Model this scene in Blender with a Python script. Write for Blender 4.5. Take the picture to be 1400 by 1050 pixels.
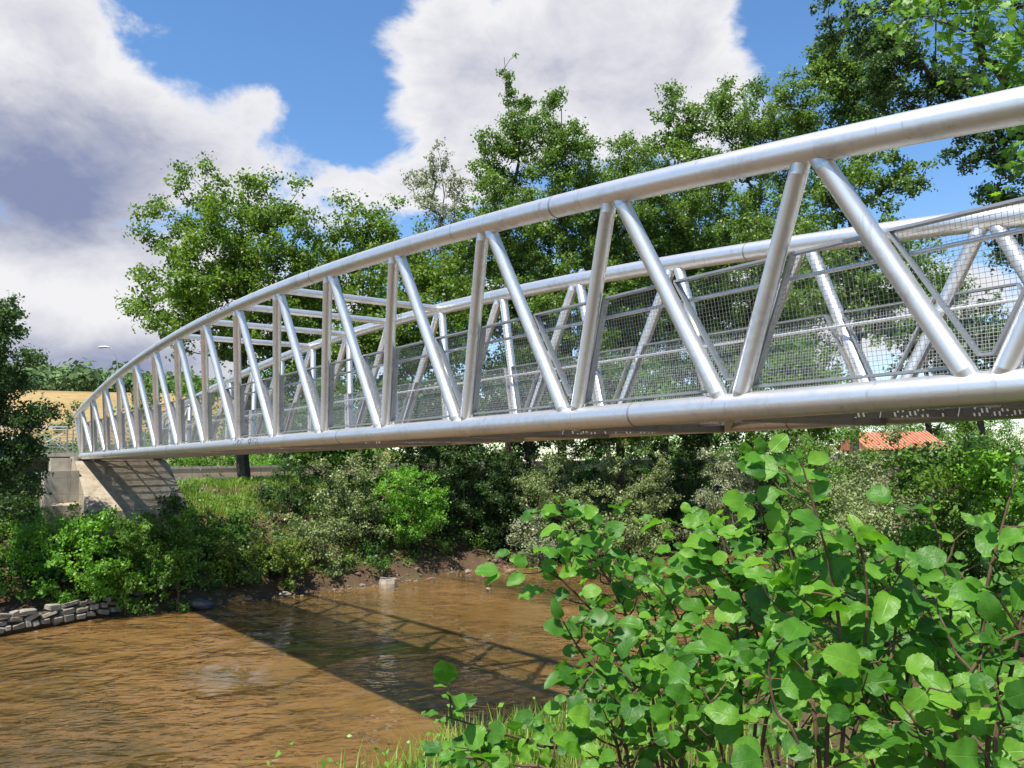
import bpy, math, random
import numpy as np
from mathutils import Vector, Matrix, Euler, Quaternion

for o in list(bpy.data.objects): bpy.data.objects.remove(o)
scene = bpy.context.scene
COL = scene.collection
R = math.radians
rng = np.random.default_rng(7)
random.seed(7)

# ------------------------------------------------------------------ camera
EYE = 6.0                       # eye above the water (water is z = 0)
PITCH, ROLL, FPX = 0.0953, -0.0156, 1110.0
cam_d = bpy.data.cameras.new('camera'); cam = bpy.data.objects.new('camera', cam_d); COL.objects.link(cam)
cam_d.sensor_width = 36.0; cam_d.lens = 36.0 * FPX / 1400.0
cam_d.clip_start = 0.05; cam_d.clip_end = 5000
_F = Vector((0, math.cos(PITCH), math.sin(PITCH))); _R0 = Vector((1, 0, 0)); _U0 = Vector((0, -math.sin(PITCH), math.cos(PITCH)))
_R = _R0 * math.cos(ROLL) + _U0 * math.sin(ROLL); _U = -_R0 * math.sin(ROLL) + _U0 * math.cos(ROLL)
cam.matrix_world = Matrix(((_R.x, _U.x, -_F.x, 0), (_R.y, _U.y, -_F.y, 0), (_R.z, _U.z, -_F.z, EYE), (0, 0, 0, 1)))
scene.camera = cam

def ray(px, py):
    v = _F * FPX + _R * (px - 700) - _U * (py - 525)
    return v
def at(px, py, y):              # world point seen at a photo position, y metres ahead
    v = ray(px, py); return Vector((0, 0, EYE)) + v * (y / v.y)
def onz(px, py, z=0.0):         # the same, on a level
    v = ray(px, py); return Vector((0, 0, EYE)) + v * ((z - EYE) / v.z)

# ------------------------------------------------------------------ bridge axes
P = 2.7
YAW = 0.6594
D = Vector((-math.sin(YAW), math.cos(YAW), 0)); N = Vector((-math.cos(YAW), -math.sin(YAW), 0))
B0 = Vector((1.525 * P, 2.604 * P, EYE + 0.2633 * P))
def st(x, y):
    dx, dy = x - B0.x, y - B0.y
    return dx * D.x + dy * D.y, -(dx * N.x + dy * N.y)
def xy(s, t):
    return B0.x + D.x * s - N.x * t, B0.y + D.y * s - N.y * t

# ------------------------------------------------------------------ sun, sky, exposure
sun_dir = (N * 0.47 - D * 0.16 + Vector((0, 0, 1))).normalized()
sun_el = math.asin(sun_dir.z); sun_az = math.atan2(sun_dir.x, sun_dir.y)
sd = bpy.data.lights.new('sun', 'SUN'); sd.energy = 5.0; sd.angle = R(0.53); sd.color = (1.0, 0.955, 0.88)
sun = bpy.data.objects.new('sun', sd); COL.objects.link(sun)
sun.rotation_mode = 'QUATERNION'; sun.rotation_quaternion = sun_dir.to_track_quat('Z', 'Y')
sun.location = sun_dir * 60
scene.view_settings.view_transform = 'Standard'; scene.view_settings.look = 'None'
scene.view_settings.exposure = 0.78; scene.view_settings.gamma = 1.0
scene.view_settings.use_curve_mapping = False

world = bpy.data.worlds.new('World'); scene.world = world; world.use_nodes = True
class NT:
    def __init__(s, tree): s.t = tree; tree.nodes.clear()
    def n(s, kind, **kw):
        q = s.t.nodes.new(kind)
        for k, v in kw.items(): setattr(q, k, v)
        return q
    def l(s, a, b): s.t.links.new(a, b)
    def put(s, sock, v):
        if isinstance(v, bpy.types.NodeSocket): s.l(v, sock)
        else: sock.default_value = v
    def m(s, op, a, b=0.0, c=0.0, clamp=False):
        q = s.n('ShaderNodeMath', operation=op); q.use_clamp = clamp
        s.put(q.inputs[0], a); s.put(q.inputs[1], b); s.put(q.inputs[2], c)
        return q.outputs[0]
    def noise(s, vec, scale, detail=3, rough=0.5, dist=0.0, dim='3D'):
        q = s.n('ShaderNodeTexNoise', noise_dimensions=dim)
        if vec is not None: s.l(vec, q.inputs['Vector'])
        q.inputs['Scale'].default_value = scale; q.inputs['Detail'].default_value = detail
        q.inputs['Roughness'].default_value = rough; q.inputs['Distortion'].default_value = dist
        return q.outputs['Fac']
    def ramp(s, fac, stops, interp='LINEAR'):
        q = s.n('ShaderNodeValToRGB'); e = q.color_ramp.elements; q.color_ramp.interpolation = interp
        while len(e) > 1: e.remove(e[-1])
        e[0].position = stops[0][0]; e[0].color = tuple(stops[0][1]) + (1,)
        for p, c in stops[1:]:
            k = e.new(p); k.color = tuple(c) + (1,)
        s.l(fac, q.inputs[0]); return q.outputs[0]
    def mix(s, fac, a, b, mode='MIX'):
        q = s.n('ShaderNodeMix', data_type='RGBA', blend_type=mode)
        s.put(q.inputs[0], fac)
        s.put(q.inputs[6], a if isinstance(a, bpy.types.NodeSocket) else tuple(a) + (1,))
        s.put(q.inputs[7], b if isinstance(b, bpy.types.NodeSocket) else tuple(b) + (1,))
        return q.outputs[2]
    def mapr(s, v, a, b, c=0.0, d=1.0, smooth=False):
        q = s.n('ShaderNodeMapRange'); q.interpolation_type = 'SMOOTHSTEP' if smooth else 'LINEAR'
        s.put(q.inputs[0], v)
        for i, x in enumerate((a, b, c, d)): q.inputs[i + 1].default_value = x
        return q.outputs[0]

def build_world():
    w = NT(world.node_tree)
    out = w.n('ShaderNodeOutputWorld'); bg = w.n('ShaderNodeBackground')
    w.l(bg.outputs[0], out.inputs[0])
    sky = w.n('ShaderNodeTexSky', sky_type='NISHITA'); sky.sun_disc = False
    sky.sun_elevation = sun_el; sky.sun_rotation = sun_az
    sky.altitude = 200; sky.air_density = 1.0; sky.dust_density = 0.35; sky.ozone_density = 3.0
    hs = w.n('ShaderNodeHueSaturation'); hs.inputs['Saturation'].default_value = 1.16; hs.inputs['Value'].default_value = 1.0
    w.l(sky.outputs[0], hs.inputs['Color'])
    tc = w.n('ShaderNodeTexCoord'); vec = tc.outputs['Generated']
    sep = w.n('ShaderNodeSeparateXYZ'); w.l(vec, sep.inputs[0])
    az = w.m('ARCTAN2', sep.outputs[0], sep.outputs[1]); el = w.m('ARCSINE', sep.outputs[2])
    # cloud vector: flattened so that the clouds spread sideways
    cmb = w.n('ShaderNodeCombineXYZ')
    w.l(sep.outputs[0], cmb.inputs[0]); w.l(sep.outputs[1], cmb.inputs[1]); w.l(w.m('MULTIPLY', sep.outputs[2], 1.6), cmb.inputs[2])
    cv = cmb.outputs[0]
    big = w.noise(cv, 2.3, 6, 0.56, 0.15)
    fine = w.noise(cv, 8.0, 7, 0.62, 0.3)
    def azel(px, py):
        v = ray(px, py).normalized(); return math.atan2(v.x, v.y), math.asin(v.z)
    def blob(px, py, rx, ry, amp):
        a, e = azel(px, py)
        u = w.m('MULTIPLY', w.m('SUBTRACT', az, a), FPX / rx); v = w.m('MULTIPLY', w.m('SUBTRACT', el, e), FPX / ry)
        r2 = w.m('ADD', w.m('MULTIPLY', u, u), w.m('MULTIPLY', v, v))
        return w.m('MULTIPLY', w.m('POWER', 2.718, w.m('MULTIPLY', r2, -1.0)), amp)
    fld = w.m('ADD', w.m('MULTIPLY', w.m('SUBTRACT', big, 0.5), 1.1), w.m('MULTIPLY', w.m('SUBTRACT', fine, 0.5), 1.15))
    fld = w.m('SUBTRACT', fld, 0.10)
    for b in [(60, 170, 215, 150, .72), (-60, 60, 200, 150, .3), (180, 230, 130, 60, .25), (120, 415, 260, 62, .62), (800, 95, 265, 125, .74), (930, 70, 130, 120, .25), (620, 95, 130, 105, .34),
              (360, 135, 50, 35, .42), (545, 265, 150, 42, .62), (90, 500, 260, 38, .55), (1300, 420, 200, 100, .35), (900, 430, 500, 80, .35),
              (400, 30, 120, 100, -.40), (470, 170, 85, 80, -.30), (1085, 30, 100, 90, -.4), (1330, 230, 130, 110, -.4), (215, 300, 50, 25, -.2)]:
        fld = w.m('ADD', fld, blob(*b))
    mask = w.mapr(fld, 0.10, 0.36, 0, 1, True)
    # thickness greys the clouds' bases
    thick = w.mapr(fld, 0.3, 1.0)
    drk = w.m('ADD', w.m('MULTIPLY', thick, 0.46), blob(45, 265, 150, 75, 1.0))
    drk = w.m('ADD', drk, blob(120, 405, 170, 42, -.55))
    drk = w.m('ADD', drk, blob(110, 492, 220, 34, .6))
    drk = w.m('ADD', drk, w.m('MULTIPLY', w.m('SUBTRACT', fine, 0.5), 0.75), clamp=True)
    ccol = w.ramp(drk, [(0.0, (0.52, 0.52, 0.535)), (0.35, (0.40, 0.405, 0.445)), (0.7, (0.245, 0.262, 0.335)), (1.0, (0.145, 0.172, 0.275))])
    sk = w.mix(1.0, hs.outputs[0], (0.122, 0.122, 0.122), 'MULTIPLY')
    col = w.mix(mask, sk, ccol)
    w.l(col, bg.inputs[0]); bg.inputs[1].default_value = 1.0
build_world()

# ------------------------------------------------------------------ helpers
def tag(o, label=None, cat=None, group=None, kind=None):
    if label: o['label'] = label
    if cat: o['category'] = cat
    if group: o['group'] = group
    if kind: o['kind'] = kind
    return o
def thing(name, loc, label, cat, group=None):
    o = bpy.data.objects.new(name, None); COL.objects.link(o); o.location = loc; o.empty_display_size = 0.3
    return tag(o, label, cat, group)
def link(name, me, parent=None, loc=None):
    o = bpy.data.objects.new(name, me); COL.objects.link(o)
    if parent is not None: o.parent = parent
    if loc is not None: o.location = loc
    return o
def mesh(name, v, f, mat, smooth=False):
    me = bpy.data.meshes.new(name); me.from_pydata([tuple(x) for x in v], [], f)
    if mat: me.materials.append(mat)
    if smooth: me.polygons.foreach_set('use_smooth', [True] * len(me.polygons))
    me.update(); return me
class MB:
    def __init__(s): s.v = []; s.f = []
    def add(s, v, f):
        o = len(s.v); s.v += [Vector(x) for x in v]; s.f += [tuple(i + o for i in q) for q in f]; return s
    def box(s, c, ex, ey, ez):           # centre and three half-axis vectors
        c = Vector(c); v = []
        for a in (-1, 1):
            for b in (-1, 1):
                for d in (-1, 1): v.append(c + ex * a + ey * b + ez * d)
        return s.add(v, [(0, 1, 3, 2), (4, 6, 7, 5), (0, 4, 5, 1), (2, 3, 7, 6), (0, 2, 6, 4), (1, 5, 7, 3)])
    def bar(s, a, b, w, h, up):          # rectangular bar from a to b
        a = Vector(a); b = Vector(b); x = (b - a); L = x.length; x.normalize()
        y = Vector(up).cross(x).normalized(); z = x.cross(y)
        return s.box((a + b) / 2, x * (L / 2), y * (w / 2), z * (h / 2))
    def tube(s, pts, r, n=10, cap=True):
        pts = [Vector(q) for q in pts]; m = len(pts)
        rr = r if hasattr(r, '__len__') else [r] * m
        t0 = (pts[1] - pts[0]).normalized()
        ref = Vector((0, 0, 1)) if abs(t0.z) < 0.9 else Vector((1, 0, 0))
        u = (ref - t0 * ref.dot(t0)).normalized(); v = []; f = []
        for i in range(m):
            t = (pts[min(i + 1, m - 1)] - pts[max(i - 1, 0)]).normalized()
            u = (u - t * u.dot(t)).normalized(); w = t.cross(u)
            for j in range(n):
                a = 2 * math.pi * j / n; v.append(pts[i] + (u * math.cos(a) + w * math.sin(a)) * rr[i])
        for i in range(m - 1):
            for j in range(n):
                k = (j + 1) % n; f.append((i * n + j, i * n + k, (i + 1) * n + k, (i + 1) * n + j))
        if cap: f.append(tuple(range(n - 1, -1, -1))); f.append(tuple(range((m - 1) * n, m * n)))
        return s.add(v, f)
    def build(s, name, mat, parent=None, smooth=False):
        off = Vector(parent.location) if parent is not None else Vector((0, 0, 0))
        if parent is not None and parent.parent is not None: off = off + Vector(parent.parent.location)
        me = mesh(name, [x - off for x in s.v], s.f, mat, smooth)
        if smooth and hasattr(me, 'set_sharp_from_angle'): me.set_sharp_from_angle(angle=R(50))
        return link(name, me, parent)

# ------------------------------------------------------------------ materials
def new_mat(name):
    m = bpy.data.materials.new(name); m.use_nodes = True; w = NT(m.node_tree)
    out = w.n('ShaderNodeOutputMaterial'); b = w.n('ShaderNodeBsdfPrincipled'); w.l(b.outputs[0], out.inputs[0])
    return m, w, b, out
def bump(w, b, h, dist=0.02, strength=0.5):
    q = w.n('ShaderNodeBump'); q.inputs['Distance'].default_value = dist; q.inputs['Strength'].default_value = strength
    w.l(h, q.inputs['Height']); w.l(q.outputs[0], b.inputs['Normal'])
def wpos(w):
    return w.n('ShaderNodeNewGeometry').outputs['Position']

def mat_steel(name, base, rough, metal=1.0, stain=0.35):
    m, w, b, o = new_mat(name); p = wpos(w)
    n1 = w.noise(p, 1.4, 5, 0.6, 0.4); n2 = w.noise(p, 9.0, 5, 0.65, 0.2); n3 = w.noise(p, 60, 2, 0.5)
    f = w.m('ADD', w.m('MULTIPLY', n1, 0.6), w.m('MULTIPLY', n2, 0.4))
    c = w.ramp(f, [(0.30, [x * (1 - stain) for x in base]), (0.5, base), (0.75, [min(1, x * 1.06) for x in base])])
    mp = w.n('ShaderNodeMapping'); mp.inputs['Scale'].default_value = (7.0, 7.0, 0.5); w.l(p, mp.inputs[0])
    dr = w.mapr(w.noise(mp.outputs[0], 1.6, 4, 0.65), 0.58, 0.74, 0, 0.45, True)
    c = w.mix(dr, c, [x * 0.45 * y for x, y in zip(base, (1.0, 0.95, 0.84))])
    w.l(c, b.inputs['Base Color']); b.inputs['Metallic'].default_value = metal
    w.l(w.mapr(f, 0.3, 0.7, rough + 0.08, rough - 0.05), b.inputs['Roughness'])
    bump(w, b, w.m('ADD', n3, w.m('MULTIPLY', n2, 2.0)), 0.002, 0.25)
    return m
M = {}
M['steel'] = mat_steel('brushed_steel', (0.74, 0.72, 0.685), 0.39, 0.86, 0.32)
M['galv'] = mat_steel('galvanised_steel', (0.33, 0.335, 0.33), 0.5, 0.75, 0.25)
M['wire'] = mat_steel('galvanised_wire', (0.42, 0.42, 0.405), 0.45, 0.8, 0.1)
M['deck'] = mat_steel('deck_aluminium', (0.58, 0.55, 0.50), 0.5, 0.7, 0.25)
M['beam'] = mat_steel('beam_steel', (0.50, 0.47, 0.43), 0.5, 0.6, 0.3)

def mat_rough(name, stops, scale, detail=6, bscale=None, bdist=0.02, bstr=0.6, rough=0.9, dist=0.3):
    m, w, b, o = new_mat(name); p = wpos(w)
    n = w.noise(p, scale, detail, 0.62, dist)
    w.l(w.ramp(n, stops), b.inputs['Base Color']); b.inputs['Roughness'].default_value = rough
    b.inputs['Specular IOR Level'].default_value = 0.25
    bump(w, b, w.noise(p, bscale or scale * 3, 6, 0.65), bdist, bstr)
    return m
def mat_concrete(name, stops, scale):
    m, w, b, o = new_mat(name); p = wpos(w)
    n = w.noise(p, scale, 7, 0.62, 0.3); c = w.ramp(n, stops)
    mp = w.n('ShaderNodeMapping'); mp.inputs['Scale'].default_value = (3.0, 3.0, 0.25); w.l(p, mp.inputs[0])
    st_ = w.mapr(w.noise(mp.outputs[0], 1.5, 5, 0.7), 0.50, 0.70, 0, 0.6, True)
    c = w.mix(st_, c, (0.085, 0.075, 0.05))
    sp = w.n('ShaderNodeSeparateXYZ'); w.l(p, sp.inputs[0])
    jn = w.mapr(w.m('ABSOLUTE', w.m('SUBTRACT', w.m('FRACT', w.m('MULTIPLY', sp.outputs[2], 1.35)), 0.5)), 0.0, 0.018, 1, 0)
    c = w.mix(w.m('MULTIPLY', jn, 0.5), c, (0.09, 0.08, 0.06))
    w.l(c, b.inputs['Base Color']); b.inputs['Roughness'].default_value = 0.92; b.inputs['Specular IOR Level'].default_value = 0.2
    bump(w, b, w.m('SUBTRACT', w.noise(p, 12, 6, 0.65), jn), 0.012, 0.5)
    return m
M['concrete'] = mat_concrete('weathered_concrete', [(0.25, (0.20, 0.165, 0.115)), (0.5, (0.34, 0.285, 0.205)), (0.75, (0.40, 0.35, 0.265))], 1.6)
M['concrete_w'] = mat_concrete('pale_concrete', [(0.3, (0.31, 0.275, 0.215)), (0.7, (0.44, 0.405, 0.335))], 2.2)
M['soil'] = mat_rough('bank_soil', [(0.25, (0.035, 0.022, 0.012)), (0.5, (0.085, 0.052, 0.027)), (0.72, (0.075, 0.075, 0.024)), (0.85, (0.15, 0.10, 0.055))], 0.8, 8, 5, 0.08, 0.9)
M['stone'] = mat_rough('pale_stone', [(0.3, (0.14, 0.125, 0.095)), (0.55, (0.26, 0.235, 0.185)), (0.8, (0.36, 0.335, 0.28))], 2.5, 7, 9, 0.03, 0.7)
M['stone_d'] = mat_rough('dark_wet_stone', [(0.3, (0.045, 0.042, 0.042)), (0.6, (0.11, 0.105, 0.105)), (0.8, (0.2, 0.19, 0.18))], 2.5, 7, 9, 0.03, 0.7, 0.6)
M['stone_b'] = mat_rough('brown_stone', [(0.3, (0.10, 0.065, 0.04)), (0.6, (0.21, 0.15, 0.10)), (0.8, (0.30, 0.24, 0.18))], 2.5, 7, 9, 0.03, 0.7, 0.7)
M['sand'] = mat_rough('bank_sand', [(0.3, (0.30, 0.21, 0.12)), (0.6, (0.46, 0.36, 0.24)), (0.8, (0.52, 0.44, 0.32))], 1.5, 7, 10, 0.03, 0.7)
M['asphalt'] = mat_rough('asphalt', [(0.3, (0.055, 0.055, 0.056)), (0.7, (0.085, 0.085, 0.085))], 3, 6, 60, 0.004, 0.5)
def mat_field():
    m, w, b, o = new_mat('dry_field'); p = wpos(w)
    n1 = w.noise(p, 0.018, 6, 0.6, 0.5); n2 = w.noise(p, 0.35, 6, 0.7, 0.3)
    f = w.m('ADD', w.m('MULTIPLY', n1, 0.55), w.m('MULTIPLY', n2, 0.45))
    w.l(w.ramp(f, [(0.32, (0.15, 0.13, 0.045)), (0.42, (0.24, 0.17, 0.065)), (0.52, (0.32, 0.225, 0.095)), (0.66, (0.38, 0.29, 0.14))]), b.inputs['Base Color'])
    b.inputs['Roughness'].default_value = 0.95; b.inputs['Specular IOR Level'].default_value = 0.1
    bump(w, b, n2, 0.6, 0.8)
    return m
M['field'] = mat_field()
M['verge'] = mat_rough('verge_grass', [(0.3, (0.10, 0.13, 0.025)), (0.6, (0.20, 0.23, 0.05)), (0.8, (0.30, 0.27, 0.09))], 0.7, 6, 6, 0.05, 0.8)
M['wallpaint'] = mat_rough('beige_wall', [(0.3, (0.42, 0.32, 0.22)), (0.7, (0.56, 0.44, 0.31))], 0.6, 6, 10, 0.01, 0.4)
M['paint'] = mat_rough('white_road_paint', [(0.3, (0.6, 0.6, 0.58)), (0.7, (0.8, 0.8, 0.78))], 4, 4)
M['bark'] = mat_rough('bark', [(0.3, (0.035, 0.027, 0.02)), (0.6, (0.085, 0.068, 0.05)), (0.8, (0.14, 0.12, 0.095))], 6, 6, 14, 0.03, 0.9)
M['bark_p'] = mat_rough('pale_bark', [(0.3, (0.11, 0.095, 0.075)), (0.6, (0.2, 0.18, 0.15)), (0.8, (0.28, 0.26, 0.22))], 6, 6, 14, 0.03, 0.9)
M['twig'] = mat_rough('brown_twig', [(0.3, (0.05, 0.033, 0.02)), (0.6, (0.12, 0.075, 0.042)), (0.8, (0.19, 0.13, 0.08))], 12, 5, 40, 0.002, 0.6)
M['ink'] = mat_rough('dark_marker', [(0.3, (0.03, 0.03, 0.035)), (0.7, (0.07, 0.065, 0.07))], 8, 4)
M['tile'] = mat_rough('red_roof_tile', [(0.3, (0.36, 0.13, 0.075)), (0.6, (0.50, 0.21, 0.13)), (0.8, (0.56, 0.28, 0.19))], 3, 6)
M['render'] = mat_rough('tan_render', [(0.3, (0.17, 0.135, 0.09)), (0.7, (0.27, 0.22, 0.155))], 1.5, 6)
M['lamp'] = mat_steel('lamp_steel', (0.42, 0.44, 0.45), 0.5, 0.5, 0.1)

def mat_leaf(name, dark, mid, light, trans=0.40, gloss=0.45):
    m = bpy.data.materials.new(name); m.use_nodes = True; w = NT(m.node_tree)
    out = w.n('ShaderNodeOutputMaterial'); b = w.n('ShaderNodeBsdfPrincipled')
    a = w.n('ShaderNodeAttribute'); a.attribute_name = 'var'
    p = wpos(w); n = w.noise(p, 0.55, 3, 0.6)
    f = w.m('ADD', w.m('MULTIPLY', a.outputs['Fac'], 0.62), w.m('MULTIPLY', w.m('SUBTRACT', n, 0.3), 0.75), clamp=True)
    c = w.ramp(f, [(0.0, dark), (0.45, mid), (0.95, light)])
    w.l(c, b.inputs['Base Color']); b.inputs['Roughness'].default_value = gloss
    b.inputs['Specular IOR Level'].default_value = 0.35
    tr = w.n('ShaderNodeBsdfTranslucent')
    w.l(w.mix(1.0, c, (1.5, 1.5, 0.65), 'MULTIPLY'), tr.inputs[0])
    mx = w.n('ShaderNodeMixShader'); mx.inputs[0].default_value = trans
    w.l(b.outputs[0], mx.inputs[1]); w.l(tr.outputs[0], mx.inputs[2]); w.l(mx.outputs[0], out.inputs[0])
    return m
L = {}
L['oak'] = mat_leaf('oak_leaf', (0.055, 0.108, 0.014), (0.125, 0.215, 0.024), (0.215, 0.315, 0.042))
L['mid'] = mat_leaf('mid_leaf', (0.044, 0.102, 0.016), (0.1, 0.205, 0.027), (0.188, 0.314, 0.049))
L['dark'] = mat_leaf('dark_leaf', (0.024, 0.056, 0.017), (0.051, 0.104, 0.027), (0.104, 0.171, 0.043))
L['poplar'] = mat_leaf('poplar_leaf', (0.052, 0.105, 0.017), (0.118, 0.208, 0.032), (0.235, 0.345, 0.08), 0.36, 0.42)
L['grey'] = mat_leaf('grey_willow_leaf', (0.079, 0.114, 0.043), (0.188, 0.241, 0.085), (0.346, 0.395, 0.183), 0.25, 0.4)
L['silver'] = mat_leaf('silver_leaf', (0.11, 0.134, 0.073), (0.232, 0.268, 0.146), (0.403, 0.439, 0.293), 0.22, 0.4)
L['lime'] = mat_leaf('lime_leaf', (0.065, 0.161, 0.018), (0.137, 0.322, 0.03), (0.244, 0.468, 0.055))
L['yellow'] = mat_leaf('yellow_green_leaf', (0.06, 0.105, 0.018), (0.135, 0.20, 0.03), (0.25, 0.30, 0.06))
L['maple'] = mat_leaf('maple_leaf', (0.058, 0.132, 0.015), (0.123, 0.256, 0.024), (0.216, 0.395, 0.037), 0.42)
L['grass'] = mat_leaf('grass_blade', (0.10, 0.18, 0.025), (0.20, 0.32, 0.04), (0.36, 0.44, 0.10), 0.35)
L['hill'] = mat_leaf('hill_leaf', (0.055, 0.104, 0.037), (0.091, 0.159, 0.051), (0.146, 0.22, 0.073), 0.1, 0.7)

def mat_bigleaf(name, a, b_, c):
    m = bpy.data.materials.new(name); m.use_nodes = True; w = NT(m.node_tree)
    out = w.n('ShaderNodeOutputMaterial'); b = w.n('ShaderNodeBsdfPrincipled')
    oi = w.n('ShaderNodeObjectInfo'); tc = w.n('ShaderNodeTexCoord')
    sp = w.n('ShaderNodeSeparateXYZ'); w.l(tc.outputs['Object'], sp.inputs[0])
    ax = w.m('ABSOLUTE', sp.outputs[0])
    v = w.m('SUBTRACT', sp.outputs[1], w.m('MULTIPLY', ax, 0.75))
    wv = w.m('ABSOLUTE', w.m('SINE', w.m('MULTIPLY', v, 24.0)))
    vein = w.m('MAXIMUM', w.mapr(wv, 0.0, 0.22, 1, 0, True), w.mapr(ax, 0.0, 0.03, 1, 0, True))
    n = w.noise(tc.outputs['Object'], 4.0, 4, 0.6)
    f = w.m('ADD', w.m('MULTIPLY', oi.outputs['Random'], 0.7), w.m('MULTIPLY', w.m('SUBTRACT', n, 0.3), 0.5), clamp=True)
    col = w.ramp(f, [(0.0, a), (0.5, b_), (0.95, c), (0.995, (0.34, 0.30, 0.03))])
    col2 = w.mix(w.m('MULTIPLY', vein, 0.35), col, w.mix(1.0, col, (1.7, 1.55, 1.6), 'MULTIPLY'))
    w.l(col2, b.inputs['Base Color']); b.inputs['Roughness'].default_value = 0.42
    b.inputs['Specular IOR Level'].default_value = 0.30
    q = w.n('ShaderNodeBump'); q.inputs['Distance'].default_value = 0.02; q.inputs['Strength'].default_value = 0.22
    w.l(w.m('SUBTRACT', w.m('MULTIPLY', n, 0.5), vein), q.inputs['Height']); w.l(q.outputs[0], b.inputs['Normal'])
    tr = w.n('ShaderNodeBsdfTranslucent'); w.l(w.mix(1.0, col2, (1.5, 1.6, 0.55), 'MULTIPLY'), tr.inputs[0])
    mx = w.n('ShaderNodeMixShader'); mx.inputs[0].default_value = 0.46
    w.l(b.outputs[0], mx.inputs[1]); w.l(tr.outputs[0], mx.inputs[2]); w.l(mx.outputs[0], out.inputs[0])
    return m
L['alder_mass'] = mat_leaf('alder_leaf_mass', (0.05, 0.15, 0.018), (0.092, 0.245, 0.022), (0.20, 0.38, 0.036), 0.44)
L['alder'] = mat_bigleaf('alder_leaf', (0.03, 0.11, 0.015), (0.092, 0.245, 0.022), (0.20, 0.38, 0.036))

def mat_water():
    m, w, b, o = new_mat('river_water'); p = wpos(w)
    mp = w.n('ShaderNodeMapping'); mp.inputs['Rotation'].default_value = (0, 0, YAW); w.l(p, mp.inputs[0])
    st_ = w.n('ShaderNodeMapping'); st_.inputs['Scale'].default_value = (0.28, 1.0, 1.0)
    w.l(mp.outputs[0], st_.inputs[0])
    n1 = w.noise(st_.outputs[0], 0.22, 5, 0.6, 0.6); n2 = w.noise(p, 1.7, 5, 0.65, 0.4)
    n4 = w.noise(p, 7.0, 4, 0.7, 0.2)
    f = w.m('ADD', w.m('MULTIPLY', n1, 0.62), w.m('ADD', w.m('MULTIPLY', n2, 0.22), w.m('MULTIPLY', n4, 0.16)))
    c = w.ramp(f, [(0.37, (0.035, 0.030, 0.010)), (0.44, (0.085, 0.054, 0.017)), (0.51, (0.145, 0.082, 0.026)), (0.62, (0.200, 0.115, 0.042))])
    df = b; w.l(c, b.inputs['Base Color']); b.inputs['Roughness'].default_value = 1.0; b.inputs['Specular IOR Level'].default_value = 0.0
    b.inputs['Subsurface Weight'].default_value = 0.85; b.inputs['Subsurface Radius'].default_value = (0.42, 0.30, 0.16); b.inputs['Subsurface Scale'].default_value = 1.0
    b.subsurface_method = 'BURLEY'
    mq = w.n('ShaderNodeMapping'); mq.inputs['Rotation'].default_value = (0, 0, -0.25); mq.inputs['Scale'].default_value = (0.62, 1.0, 1.0); w.l(p, mq.inputs[0]); sv = mq.outputs[0]
    r1 = w.noise(sv, 1.5, 2, 0.5, 0.6); r2 = w.noise(sv, 4.2, 2, 0.5, 0.8); r3 = w.noise(sv, 11.0, 2, 0.5, 0.4)
    area = w.mapr(w.noise(p, 0.17, 4, 0.55, 0.5), 0.40, 0.58, 0.22, 1.5, True)
    h = w.m('ADD', w.m('MULTIPLY', r1, 0.16), w.m('ADD', w.m('MULTIPLY', r2, 0.050), w.m('MULTIPLY', r3, 0.008)))
    q = w.n('ShaderNodeBump'); q.inputs['Distance'].default_value = 1.1; q.inputs['Strength'].default_value = 1.0
    w.l(w.m('MULTIPLY', h, area), q.inputs['Height'])
    gl = w.n('ShaderNodeBsdfGlossy'); gl.inputs['Roughness'].default_value = 0.04; w.l(q.outputs[0], gl.inputs['Normal'])
    fr = w.n('ShaderNodeFresnel'); fr.inputs['IOR'].default_value = 1.62; w.l(q.outputs[0], fr.inputs['Normal'])
    mx = w.n('ShaderNodeMixShader'); w.l(fr.outputs[0], mx.inputs[0]); w.l(df.outputs[0], mx.inputs[1]); w.l(gl.outputs[0], mx.inputs[2])
    w.l(mx.outputs[0], o.inputs[0])
    return m
M['water'] = mat_water()

# ------------------------------------------------------------------ terrain
def sm(x, a, b):
    q = np.clip((np.asarray(x, float) - a) / (b - a), 0, 1); return q * q * (3 - 2 * q)
def vnoise(x, y, f, seed=0):
    x = np.asarray(x) * f + seed * 13.7; y = np.asarray(y) * f - seed * 7.3
    return (np.sin(x * 1.7 + np.sin(y * 1.3 + 1.1) * 1.4) + np.sin(y * 1.9 + np.sin(x * 1.1 - 0.4) * 1.6) + 0.6 * np.sin((x + y) * 3.1 + 2.0 * np.sin(x - y))) / 2.6
def s_far(t): return 33.7 + 0.5 * vnoise(t, 0 * np.asarray(t, float), 0.35, 1) + 0.25 * vnoise(t, 0 * np.asarray(t, float), 1.3, 2) + 2.5 * sm(t, 8, 30)
def s_near(t): return 8.4 + 0.45 * vnoise(t, 0 * np.asarray(t, float), 0.4, 3) + 0.30 * np.clip(np.asarray(t, float) - 6, 0, 30)
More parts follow.
